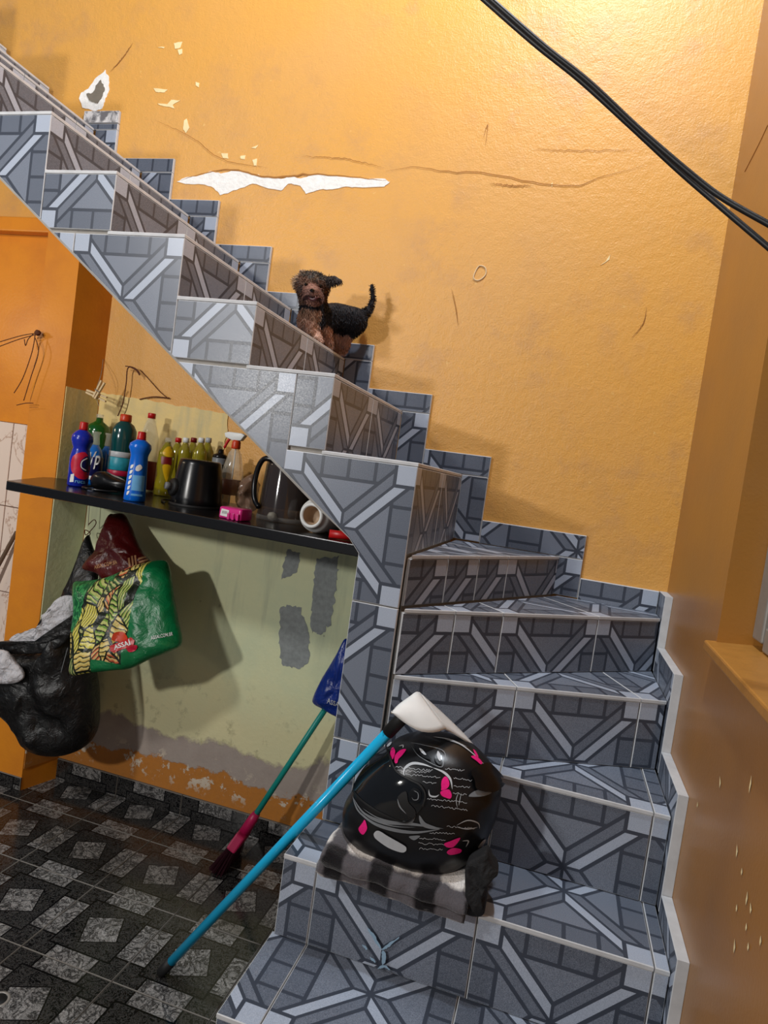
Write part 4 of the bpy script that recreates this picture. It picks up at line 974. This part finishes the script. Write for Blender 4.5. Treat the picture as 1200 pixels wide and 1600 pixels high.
# long dustpan with cyan handle, upside down on the helmet
p0 = on_z(250, 1523, 0.0) + V((0, 0, 0.004)); p1 = on_y(611, 1140, 1.425); d = (p1 - p0).normalized()
dp = empty('dustpan', p0, 'long handled dustpan with cyan pole resting its white pan on the helmet', 'dustpan')
obj('handle', tube_bm([p0 + d * 0.055, p1 - d * 0.005], 0.0125, 14), M_CYANST, dp, True)
obj('grip', tube_bm([p0, p0 + d * 0.006, p0 + d * 0.065], [0.010, 0.0135, 0.0145], 14), M_BLACKM, dp, True)
obj('ferrule', tube_bm([p1 - d * 0.012, p1 + d * 0.035, p1 + d * 0.06], [0.0145, 0.015, 0.012], 14), M_BLACKM, dp, True)
def sheet(name, grid, t, mat, parent):
    bm = bmesh.new(); R_, C_ = len(grid), len(grid[0])
    vv = [[bm.verts.new(p) for p in row] for row in grid]
    for i in range(R_ - 1):
        for j in range(C_ - 1): bm.faces.new((vv[i][j], vv[i][j + 1], vv[i + 1][j + 1], vv[i + 1][j]))
    bmesh.ops.recalc_face_normals(bm, faces=bm.faces); bmesh.ops.solidify(bm, geom=list(bm.faces), thickness=t)
    bmesh.ops.recalc_face_normals(bm, faces=bm.faces)
    return obj(name, bm, mat, parent, True)
def loft(e0, e1, n=8, m=10, bulge=(0, 0, 0)):
    a = catmull(e0, m, False); b_ = catmull(e1, m, False)
    return [[p.lerp(q, i / (n - 1)) + V(bulge) * math.sin(math.pi * i / (n - 1)) for p, q in zip(a, b_)] for i in range(n)]
up_e = [on_y(612, 1112, 1.40), on_y(622, 1101, 1.42), on_y(640, 1088, 1.45), on_y(650, 1081, 1.47), on_y(656, 1082, 1.485)]
lo_e = [on_y(613, 1114, 1.395), on_y(630, 1128, 1.395), on_y(655, 1142, 1.405), on_y(680, 1144, 1.425), on_y(698, 1138, 1.45)]
sheet('pan', loft(up_e, lo_e, 9, 12, (0, -0.012, 0.004)), 0.004, M_WHITE, dp)
sheet('pan_side', loft([on_y(655, 1081, 1.485), on_y(690, 1112, 1.51), on_y(725, 1146, 1.53), on_y(744, 1168, 1.54)], [on_y(697, 1138, 1.45), on_y(712, 1146, 1.475), on_y(730, 1157, 1.50), on_y(742, 1166, 1.525)], 5, 10), 0.004, M_WHITE, dp)

# ================================================================== blanket, helmet and black cloth on the second tread
def plaid(put):
    uv = X.nt.nodes.new('ShaderNodeUVMap').outputs[0]; u, v, _ = xyz(uv); c = coords()
    fz = noi(c, 260, 3, 0.7); wv = (noi(c, 30, 3) - 0.5) * 0.02
    a = ((u + wv) * 9.5).frac(); b_ = ((v + wv) * 8.0 + 0.22).frac()
    d1 = ramp((a - 0.5).abs(), 0.17, 0.25).inv(); d2 = ramp((b_ - 0.5).abs(), 0.17, 0.26).inv()
    s = (d1 + d2) * 0.5
    col = mix(ramp(s, 0.02, 0.5), s2l((242, 234, 226)), s2l((96, 92, 96))); col = mix(ramp(s, 0.5, 0.95), col, s2l((22, 20, 23)))
    col = mix(ramp(fz, 0.42, 0.7) * 0.25, col, s2l((50, 46, 50)))
    put(Base_Color=col, Roughness=0.95, Specular_IOR_Level=0.1, Sheen_Weight=0.3, Normal=bump(fz, 0.6, 0.005))
M_PLAID = material('plaid_fleece', plaid)
def blanket_layer(name, x0, x1, yf_, yb, z0, z1, parent, droop=0.0, nx=54, seed=0, skew=0.0):
    prof = []; r = (z1 - z0) / 2; zc = (z0 + z1) / 2; arc = 0
    for k in range(13): t = -math.pi / 2 - math.pi * k / 12; prof.append((yf_ + r + r * math.cos(t), zc + r * math.sin(t)))
    for k in range(1, 15): prof.append((yf_ + r + (yb - yf_ - r) * k / 14, z1))
    prof.append((yb + 0.004, zc))
    for k in range(15): prof.append((yb - (yb - yf_ - r) * k / 15, z0))
    n = len(prof); bm = bmesh.new(); uvl = bm.loops.layers.uv.new('UVMap'); rings = []
    arcs = [0]
    for i in range(1, n + 1): arcs.append(arcs[-1] + math.dist(prof[i - 1], prof[i % n]))
    for i in range(nx):
        f = i / (nx - 1); x = x0 + (x1 - x0) * f
        e = min(1, min(f, 1 - f) * 14 + 0.35) ** 0.5
        ring = []
        for (y, z) in prof:
            q = V((x, y + skew * f, zc + (z - zc) * e))
            thick = 1.0 + 0.45 * max(0, 1 - f * 3.2)
            if q.z > z0 + 0.004: q.z = z0 + (q.z - z0) * thick
            fr_ = max(0, (yf_ + 0.05 - y) / 0.05)
            q.z -= droop * fr_ * (0.4 + 0.6 * f)
            q += V((0.004 * noise.noise(q * 20 + V((0, seed, 9))), 0.007 * fbm(q + V((seed, 0, 0)), 14) * (0.3 + fr_), 0.006 * fbm(q + V((0, 0, seed)), 16) * (1 if z > zc else 0.15)))
            ring.append(bm.verts.new(q))
        rings.append(ring)
    for i in range(nx - 1):
        for k in range(n):
            f_ = bm.faces.new((rings[i][k], rings[i][(k + 1) % n], rings[i + 1][(k + 1) % n], rings[i + 1][k]))
            xi = lambda j: (x0 + (x1 - x0) * j / (nx - 1))
            for l, (uu, vv) in zip(f_.loops, ((xi(i), arcs[k]), (xi(i), arcs[k + 1]), (xi(i + 1), arcs[k + 1]), (xi(i + 1), arcs[k]))): l[uvl].uv = (uu, vv)
    bm.faces.new(rings[0][::-1]); bm.faces.new(rings[-1])
    bmesh.ops.recalc_face_normals(bm, faces=bm.faces)
    return obj(name, bm, M_PLAID, parent, True)
bk = empty('blanket', (-0.23, 1.45, ZT[2]), 'folded grey and black plaid fleece blanket under the helmet', 'blanket')
blanket_layer('lower_fold', -0.405, -0.072, 1.352, 1.556, ZT[2] + 0.003, ZT[2] + 0.026, bk, 0.020, seed=2)
blanket_layer('upper_fold', -0.398, -0.070, 1.346, 1.561, ZT[2] + 0.027, ZT[2] + 0.054, bk, 0.022, seed=5)
bc = pillow('black_cloth', flat([(728, 1352), (745, 1340), (760, 1334), (768, 1352), (778, 1366), (764, 1378), (760, 1400), (756, 1428), (740, 1432), (726, 1424), (727, 1395)], 1.372), film('black_cloth_weave', (16, 16, 18), 0.8, 0.6, 40), 0.012, 0.10, None, 60, 10, 2.4, 0.012, 30)
tag(bc, 'black cloth draped over the step at the end of the blanket', 'cloth')
HY = 1.492
def hx(pts): return [(a / 3.75 + 490, b / 3.75 + 1060) for a, b in pts]
hel = empty('helmet', on_y(640, 1355, HY), 'black full-face motorcycle helmet with pink butterfly prints', 'helmet')
hout = hx([(430, 395), (330, 485), (262, 570), (230, 650), (200, 700), (186, 765), (192, 850), (240, 930), (330, 1000), (440, 1062), (560, 1110), (700, 1128), (830, 1105), (925, 1048), (1005, 955), (1068, 830), (1092, 720), (1098, 625), (1045, 520), (950, 415), (850, 355), (740, 325), (620, 320), (510, 345)])
M_SHELL = plain('satin_black_shell', (17, 17, 19), 0.30, var=0.1)
M_VISOR = plain('dark_glossy_visor', (22, 24, 27), 0.07, var=0.1)
shell = pillow('shell', flat(hout, HY), M_SHELL, 0.128, 0.104, hel, 110, 22, 3.0)
HZ0 = ZT[2] + 0.049
for v_ in shell.data.vertices:      # flat underside, pressed slightly into the fleece
    if v_.co.z < HZ0: v_.co.z = HZ0 + (v_.co.z - HZ0) * 0.03
sv = bvh_of(shell)
def dec(name, polys, mat, off, smooth=True, rings=5): return conform(name, *patch_px(hx(polys), rings, 48, smooth), sv, mat, hel, off)
def decs(name, line, w, mat, off, taper=True, n=30): return conform(name, *stroke_px(hx(line), w, n, taper), sv, mat, hel, off)
dec('visor', [(425, 405), (335, 488), (270, 575), (240, 655), (300, 720), (420, 790), (540, 832), (596, 798), (640, 740), (640, 650), (590, 600), (500, 560), (455, 480)], M_VISOR, 0.004)
for ln_ in ([(640, 745), (655, 680), (625, 625), (560, 590), (490, 545), (455, 470), (432, 405)], [(240, 660), (300, 722), (420, 795), (540, 838), (598, 800)]): decs('visor_seal', ln_, 2.6, M_BLACKM, 0.0055, False)
dec('visor_pivot', [(595, 640), (630, 660), (632, 705), (600, 725), (570, 705), (566, 665)], M_BLACK, 0.007); decs('pivot_ring', [(590, 655), (615, 668), (615, 700), (592, 706), (580, 690)], 1.5, M_GREY, 0.0085)
dec('pivot_cover', [(500, 690), (545, 660), (560, 720), (600, 770), (590, 810), (545, 790), (505, 740)], M_BLACKM, 0.0065)
decs('visor_lettering', [(498, 700), (512, 745), (548, 785)], 2.2, M_GREY, 0.0080)
# grey swooshes on the chin bar
for ln_, w_ in (([(236, 700), (300, 790), (420, 840), (560, 850), (640, 860), (760, 878)], 5.0), ([(260, 770), (350, 845), (470, 885), (600, 900), (740, 882)], 5.5), ([(250, 730), (330, 815), (460, 862), (600, 870)], 2.0), ([(600, 800), (560, 845), (470, 850)], 5.0), ([(232, 690), (262, 770), (330, 840)], 2.4), ([(620, 800), (650, 855), (740, 880)], 7.0), ([(290, 760), (380, 815), (500, 840), (585, 815)], 2.0)): decs('swoosh_print', ln_, w_, M_GREY, 0.0018)
dec('chin_vent', [(360, 900), (385, 888), (440, 920), (520, 965), (545, 985), (540, 1008), (510, 1012), (440, 985), (375, 940), (358, 918)], M_LGREY, 0.004)
dec('vent', [(590, 395), (625, 405), (665, 450), (690, 480), (650, 470), (615, 440)], M_BLACK, 0.004); dec('vent_slit', [(622, 420), (640, 428), (662, 455), (650, 456), (632, 440)], M_LGREY, 0.006)
dec('vent', [(725, 418), (748, 440), (752, 480), (742, 510), (715, 490), (708, 455)], M_BLACK, 0.004); dec('vent_slit', [(728, 435), (742, 455), (742, 492), (728, 478), (722, 455)], M_LGREY, 0.006)
for ln_ in ([(560, 380), (640, 395), (760, 430), (760, 500), (735, 520), (620, 460), (575, 400)], ): decs('vent_edge', ln_, 1.3, M_GREY, 0.003)
dec('spoiler', [(915, 545), (1000, 505), (1040, 530), (1092, 590), (1095, 625), (1040, 665), (950, 655), (930, 600)], M_BLACK, 0.010); dec('spoiler_facet', [(905, 690), (955, 655), (1035, 668), (985, 690)], M_GREY, 0.004)
for ln_, w_ in (([(770, 360), (860, 390), (940, 450), (1010, 520)], 1.6), ([(700, 345), (800, 362), (900, 405)], 1.4), ([(530, 580), (535, 530), (580, 500), (640, 505), (700, 525)], 4.2), ([(700, 525), (760, 550), (800, 590), (812, 650)], 3.8), ([(675, 650), (682, 685), (715, 692), (735, 680)], 2.6), ([(430, 405), (460, 375)], 3.5), ([(500, 400), (525, 395), (525, 410)], 2.2), ([(835, 860), (900, 830), (960, 845), (970, 880)], 2.0), ([(840, 870), (900, 880), (960, 870)], 1.6), ([(870, 950), (905, 950), (890, 985)], 1.8)): decs('scroll_print', ln_, w_, M_LGREY, 0.0016)
dec('rear_mark', [(960, 985), (985, 950), (1005, 940), (995, 965), (970, 988)], M_LGREY, 0.002)
dec('side_mark', [(560, 925), (600, 918), (625, 922), (590, 945)], M_GREY, 0.002)
# handwriting, too fine to read: wavy pen lines
rnd = random.Random(11)
def script(x0, x1, y, slope, amp=7):
    pts = []; x_ = x0
    while x_ < x1:
        pts.append((x_, y + slope * (x_ - x0) + rnd.uniform(-amp, amp * 0.6))); x_ += rnd.uniform(5, 9)
    return conform('handwriting_print', *stroke_px(hx(pts), 0.6, len(pts) * 3), sv, M_LGREY, hel, 0.0014)
for a in ((470, 700, 520, 0.10), (480, 690, 543, 0.05), (500, 750, 562, 0.08), (640, 720, 610, 0.08), (770, 885, 530, 0.12), (820, 930, 585, 0.14), (820, 915, 630, 0.1), (815, 900, 672, 0.12), (665, 905, 705, 0.10), (690, 900, 745, 0.13), (620, 780, 935, 0.06), (615, 770, 965, 0.06), (620, 760, 995, 0.05), (680, 830, 905, 0.02), (780, 950, 868, 0.06)): script(*a)
for ln_ in ([(850, 665), (835, 710), (842, 760)], [(865, 670), (855, 715), (850, 745)]): decs('handwriting_print', ln_, 0.9, M_LGREY, 0.0014)
def wing(name, pts): dec(name, pts, M_BUTTER, 0.0022, True, 3)
for pts in ([(450, 470), (455, 425), (468, 408), (480, 425), (478, 450), (465, 478), (450, 482)], [(478, 495), (480, 455), (510, 425), (543, 420), (520, 455), (500, 475), (492, 498)],
            [(748, 640), (750, 600), (768, 576), (785, 585), (795, 620), (780, 645), (750, 655)], [(745, 662), (790, 650), (808, 680), (800, 703), (775, 698), (750, 685)],
            [(932, 420), (948, 432), (962, 462), (950, 462)], [(920, 462), (940, 455), (962, 468), (985, 495), (975, 505), (950, 485)], 
            [(268, 875), (290, 845), (302, 828), (312, 850), (316, 880), (295, 912), (275, 900)],
            [(765, 965), (800, 950), (855, 930), (845, 955), (815, 985), (780, 985)], [(780, 1012), (815, 990), (862, 998), (855, 1018), (800, 1030)]): wing('butterfly_print', pts)
obj('strap_buckle', prism_bm([on_y(a, b, 1.385) for a, b in ((651, 1341), (663, 1343), (662, 1365), (650, 1363))], (0, 0.03, 0), 0.002), M_BLACKM, hel)
nrl = obj('neck_roll', pillow('tmp', flat(hx([(400, 1035), (560, 1090), (700, 1110), (850, 1085), (910, 1050), (900, 1090), (820, 1135), (700, 1155), (540, 1130), (420, 1075)]), HY), M_BLACKM, 0.085, 0.085, None, 60, 8, 3).data, [], hel, True); bpy.data.objects.remove(bpy.data.objects['tmp'])
for v_ in nrl.data.vertices:
    if v_.co.z < HZ0 - 0.004: v_.co.z = HZ0 - 0.004 + (v_.co.z - HZ0 + 0.004) * 0.03

# ================================================================== little dog on the ninth tread
def blob(bm, c, r, axis=None, stretch=1.0, seg=16):
    M = Matrix.Translation(c)
    if axis is not None: M = M @ V((0, 0, 1)).rotation_difference(V(axis).normalized()).to_matrix().to_4x4() @ Matrix.Diagonal((1, 1, stretch, 1))
    bmesh.ops.create_uvsphere(bm, u_segments=seg, v_segments=10, radius=r, matrix=M)
def limb(bm, pts, rs):
    for (a, b), (ra, rb) in zip(zip(pts, pts[1:]), zip(rs, rs[1:])):
        n = max(3, int((b - a).length / 0.007))
        for k in range(n + 1): blob(bm, a.lerp(b, k / n), ra + (rb - ra) * k / n, seg=10)
ZD = ZT[9]
def foot(px, x): d = ray(px, 540); y = EYEP.y + d.y * (x / d.x); return V((x, y, ZD))
hip = on_y(554, 500, 2.19); mid = on_y(525, 495, 2.15); che = on_y(488, 500, 2.08); nek = on_y(490, 476, 2.065); hed = on_y(487, 450, 2.05); muz = on_y(488, 460, 1.985)
bm = bmesh.new()
limb(bm, [hip, mid, che], [0.044, 0.047, 0.050]); limb(bm, [che, nek, hed], [0.048, 0.044, 0.046])
side = V((0.88, 0.46, 0))
blob(bm, hed + V((0, 0.004, 0.006)), 0.047, side, 1.18); limb(bm, [hed + V((0, -0.02, -0.012)), muz], [0.036, 0.025]); blob(bm, muz + V((0, 0.012, -0.004)), 0.026, side, 1.25)
fl, fr_, hl, hr = foot(497, -0.856), foot(514, -0.853), foot(539, -0.862), foot(549, -0.845)
for f_ in (hl, hr): f_.y = min(f_.y, 2.252)
legs = []
for ft, sh in ((fl, che + V((-0.012, -0.022, -0.014))), (fr_, che + V((0.030, 0.020, -0.014)))):
    kn_ = sh.lerp(ft, 0.55) + V((0.004, 0.004, 0)); legs.append([sh, kn_, ft]); limb(bm, [sh, kn_, ft + V((0, 0, 0.014))], [0.028, 0.019, 0.015]); blob(bm, ft + V((-0.004, -0.010, 0.0125)), 0.0135)
for ft, sh in ((hl, hip + V((-0.026, -0.022, -0.006))), (hr, hip + V((0.006, 0.016, -0.006)))):
    kn_ = sh.lerp(ft, 0.45) + V((-0.014, -0.016, 0)); hk = ft + V((0.008, 0.008, 0.034)); legs.append([kn_, hk, ft]); limb(bm, [sh, kn_, hk, ft + V((0, 0, 0.014))], [0.034, 0.023, 0.013, 0.013]); blob(bm, ft + V((-0.004, -0.010, 0.0125)), 0.0135)
tl = [on_y(568, 492, 2.205), on_y(577, 484, 2.215), on_y(583, 468, 2.22), on_y(581, 447, 2.215)]; limb(bm, tl, [0.018, 0.012, 0.009, 0.008])
ear_r = on_y(522, 438, 2.035); ear_l = on_y(463, 437, 2.04)
limb(bm, [hed + V((0.036, 0.01, 0.026)), ear_r, on_y(533, 440, 2.03)], [0.014, 0.015, 0.006]); limb(bm, [hed + V((-0.040, 0, 0.024)), ear_l, on_y(460, 444, 2.03)], [0.013, 0.011, 0.006])
limb(bm, [hed + V((-0.024, 0, 0.038)), on_y(469, 422, 2.045)], [0.011, 0.005])
me = bpy.data.meshes.new('tmp'); bm.to_mesh(me); bm.free(); to = bpy.data.objects.new('tmp', me); COL.objects.link(to)
md = to.modifiers.new('r', 'REMESH'); md.mode = 'VOXEL'; md.voxel_size = 0.0045
md = to.modifiers.new('s', 'SMOOTH'); md.iterations = 6; md.factor = 0.5
dg = bpy.context.evaluated_depsgraph_get(); me2 = bpy.data.meshes.new_from_object(to.evaluated_get(dg)); bpy.data.objects.remove(to)
def coat(p):
    """colour of the coat: black saddle and tail, brown face, tan chest and legs"""
    n = fbm(p, 45) * 0.010
    dh = (p - hed).length; z = p.z - ZD + n
    black, tan, pinkish, grey = (0.010, 0.010, 0.014), (0.30, 0.17, 0.11), (0.52, 0.32, 0.24), (0.085, 0.07, 0.06)
    rel = p - muz
    if rel.length < 0.040:
        if -0.020 + n * 0.5 < rel.z < -0.007 + n * 0.5 and p.y < muz.y + 0.012: return (0.035, 0.012, 0.012)
        return (0.26, 0.13, 0.095) if rel.z > 0.012 or rel.z < -0.02 else (0.17, 0.085, 0.065)
    if (p - ear_l).length < 0.026 or (p.z > hed.z + 0.05 and p.x < hed.x): return (0.40, 0.27, 0.17)
    if (p - ear_r).length < 0.03: return (0.035, 0.026, 0.024)
    if dh < 0.066:
        if p.z > hed.z + 0.022 + n * 2: return grey if n > -0.003 else (0.17, 0.11, 0.07)
        return (0.15, 0.082, 0.056) if n > -0.002 else (0.07, 0.042, 0.034)
    best = 1.0
    for lg in legs:
        for a_, b2_ in zip(lg, lg[1:]):
            ab = b2_ - a_; t_ = max(0, min(1, (p - a_).dot(ab) / ab.length_squared)); best = min(best, (p - a_ - ab * t_).length)
    if best < 0.030 and z < 0.070: return pinkish if n > -0.003 else tan
    if z < 0.105 and (p - che).length < 0.064 and (p - che).dot(V((-0.45, -0.9, 0))) > 0.004: return tan if n > -0.004 else (0.12, 0.075, 0.05)
    return black
ca = me2.color_attributes.new('coat', 'FLOAT_COLOR', 'POINT')
for i, v_ in enumerate(me2.vertices): ca.data[i].color = coat(v_.co) + (1,)
def coat_mat(put):
    a = X.nt.nodes.new('ShaderNodeAttribute'); a.attribute_name = 'coat'
    put(Base_Color=a.outputs['Color'], Roughness=0.65, Specular_IOR_Level=0.3)
M_COAT = material('dog_coat', coat_mat)
dog = empty('dog', (hip + che) / 2 * 1.0, 'small black and tan shaggy dog standing on the stairs', 'dog'); dog.location.z = ZD
body = obj('body', me2, M_COAT, dog, True)
# fur strands over the body
me2.calc_loop_triangles(); tris = [(t.vertices[:], t.area, t.normal.copy()) for t in me2.loop_triangles]
cum = []; tot = 0
for t in tris: tot += t[1]; cum.append(tot)
import bisect
rnd = random.Random(5); fv, ff, fc = [], [], []
for i in range(15000):
    t = tris[min(len(tris) - 1, bisect.bisect(cum, rnd.random() * tot))]; a, b_, c_ = [me2.vertices[k].co for k in t[0]]
    r1_, r2_ = rnd.random(), rnd.random()
    if r1_ + r2_ > 1: r1_, r2_ = 1 - r1_, 1 - r2_
    p = a + (b_ - a) * r1_ + (c_ - a) * r2_; nn = t[2]
    if p.z < ZD + 0.008 and nn.z < 0: continue
    dh = (p - hed).length
    down = V((0, 0, -0.9)) if dh > 0.07 else ((p - hed).normalized() * 0.3 + V((0, 0, -0.45)))
    if (p - tl[2]).length < 0.05 or (p - tl[1]).length < 0.03: down = V((0.25, 0.0, -0.1))
    L = rnd.uniform(0.006, 0.012) * (0.95 if dh < 0.08 else 0.85)
    if min((p - ear_l).length, (p - ear_r).length) < 0.03 or p.z < ZD + 0.06: L *= 1.35
    if (p - muz).length < 0.03: L *= 0.5
    dirn = (nn * 0.5 + down + V((rnd.uniform(-.35, .35), rnd.uniform(-.35, .35), rnd.uniform(-.3, .3)))).normalized()
    q = p + dirn * L
    if q.z < ZD + 0.001: q.z = ZD + 0.001
    if q.y > YW - 0.02: q.y = YW - 0.02
    sd = dirn.cross(V((rnd.uniform(-1, 1), rnd.uniform(-1, 1), rnd.uniform(-1, 1)))).normalized() * 0.0009
    m_ = p.lerp(q, 0.55) + nn * 0.001
    k = len(fv); fv += [p - sd, p + sd, m_ + sd * 0.8, m_ - sd * 0.8, q]; ff += [(k, k + 1, k + 2, k + 3), (k + 3, k + 2, k + 4)]
    cc = coat(p); g = rnd.uniform(0.7, 1.5); fc += [tuple(min(1, x_ * g) for x_ in cc) + (1,)] * 5
fm = bpy.data.meshes.new('fur'); fm.from_pydata(fv, [], ff); ca = fm.color_attributes.new('coat', 'FLOAT_COLOR', 'POINT')
for i, c_ in enumerate(fc): ca.data[i].color = c_
tag(obj('fur', fm, M_COAT, dog), kind='stuff')
M_EYE = plain('wet_dark_eye', (12, 9, 8), 0.05)
bvd = bvh_of(body)
def on_dog(px, py):
    h_ = bvd.ray_cast(EYEP, ray(px, py).normalized()); return h_[0] if h_[0] else muz
for px, py in ((479, 445), (501, 447)): obj('eye', lathe_bm([(0, -0.006), (0.005, -0.003), (0.0062, 0), (0.005, 0.003), (0, 0.006)], 12, on_dog(px, py) + V((0, -0.004, 0))), M_EYE, dog, True)
nz = on_dog(489, 455); obj('nose', lathe_bm([(0, -0.006), (0.007, -0.003), (0.0085, 0.001), (0.005, 0.005), (0, 0.006)], 12, nz + V((0, -0.006, 0))), M_EYE, dog, True)
mo = on_dog(489, 467); obj('mouth', pillow('tmp', [mo + V(q) for q in ((-0.017, -0.003, 0.004), (0, -0.003, 0.001), (0.019, -0.003, 0.006), (0.012, -0.003, -0.005), (0, -0.003, -0.008), (-0.011, -0.003, -0.005))], plain('dark_red_mouth', (70, 24, 24), 0.4), 0.004, 0.006, None, 24, 5).data, [], dog, True); bpy.data.objects.remove(bpy.data.objects['tmp'])

# ================================================================== overhead cables and the stick beyond the pillar
def cable(pxs, ys, label):
    pts = [on_y(a, b, y) for (a, b), y in zip(pxs, ys)]
    pts = catmull(pts, 90, False); n = len(pts)
    s = pts[0] + (pts[0] - pts[3]).normalized() * 1.6; e = pts[-1]; dd = (pts[-1] - pts[-4]).normalized(); e = e + dd * max(0.0, (XR - 0.004 - e.x) / dd.x)
    o = obj('cable', tube_bm([s] + pts + [e], 0.0052, 8), M_WIRE, None, True); return tag(o, label, 'cable', None)
cable([(768, 0), (850, 72), (920, 128), (1000, 203), (1080, 272), (1130, 310), (1200, 350)], [1.22, 1.22, 1.22, 1.22, 1.21, 1.20, 1.18], 'black cable, the flatter of two crossing before the wall')
cable([(757, 0), (835, 68), (905, 124), (980, 192), (1060, 266), (1120, 318), (1200, 386)], [1.235, 1.235, 1.235, 1.235, 1.235, 1.225, 1.20], 'black cable, the steeper of two twisted before the wall')
stk = [on_y(46, 805, 2.09), on_y(25, 832, 2.09), on_y(-20, 895, 2.09)]
st0 = on_y(-150, 1120, 1.9); st0 = on_z(-260, 1230, 0.0)
a = on_y(26, 831, 2.27); b_ = on_y(0, 879, 2.255); dd = (b_ - a).normalized(); b_ = a + dd * ((0.012 - a.z) / dd.z)
tag(obj('wooden_stick', tube_bm([a, a.lerp(b_, 0.5), b_], [0.008, 0.010, 0.010], 8), plain('grey_brown_wood', (96, 76, 58), 0.7), None, True), 'grey brown stick leaning by the cream wall tiles', 'stick')
# white residue on the second riser and a floor drain
M_RESID = plain('bluish_white_residue', (150, 182, 206), 0.7)
for ln_, w_ in (([(574, 1450), (584, 1464), (596, 1484)], 5), ([(596, 1484), (606, 1478), (624, 1464)], 4.5), ([(598, 1484), (600, 1496), (598, 1508)], 7), ([(590, 1514), (600, 1510), (610, 1516)], 4), ([(566, 1476), (571, 1481), (574, 1484)], 4), ([(578, 1496), (583, 1500), (586, 1504)], 4)):
    p, f = stroke_px(ln_, w_, 14, True); bm = bmesh.new(); vv = [bm.verts.new(on_y(a + 1.5 * noise.noise(V((a, b, 0)) * 0.6), b + 1.5 * noise.noise(V((b, a, 3)) * 0.6), PLAN[2][0][1] - 0.0042)) for a, b in p]
    for q in f: bm.faces.new([vv[i] for i in q])
    bmesh.ops.recalc_face_normals(bm, faces=bm.faces); obj('residue_stain', bm, M_RESID, steps[2])
dc = on_z(-2, 1562, 0.0); dr = empty('floor_drain', dc, 'small round metal drain set in the tiled floor', 'drain')
obj('rim', lathe_bm([(0.020, 0.0005), (0.0205, 0.002), (0.026, 0.002), (0.027, 0.0005)], 28, dc, cap=False), M_GREYM, dr, True)
obj('grate', lathe_bm([(0.019, 0.0005), (0.0185, 0.0012), (0, 0.0012)], 24, dc), M_BLACKM, dr, True)
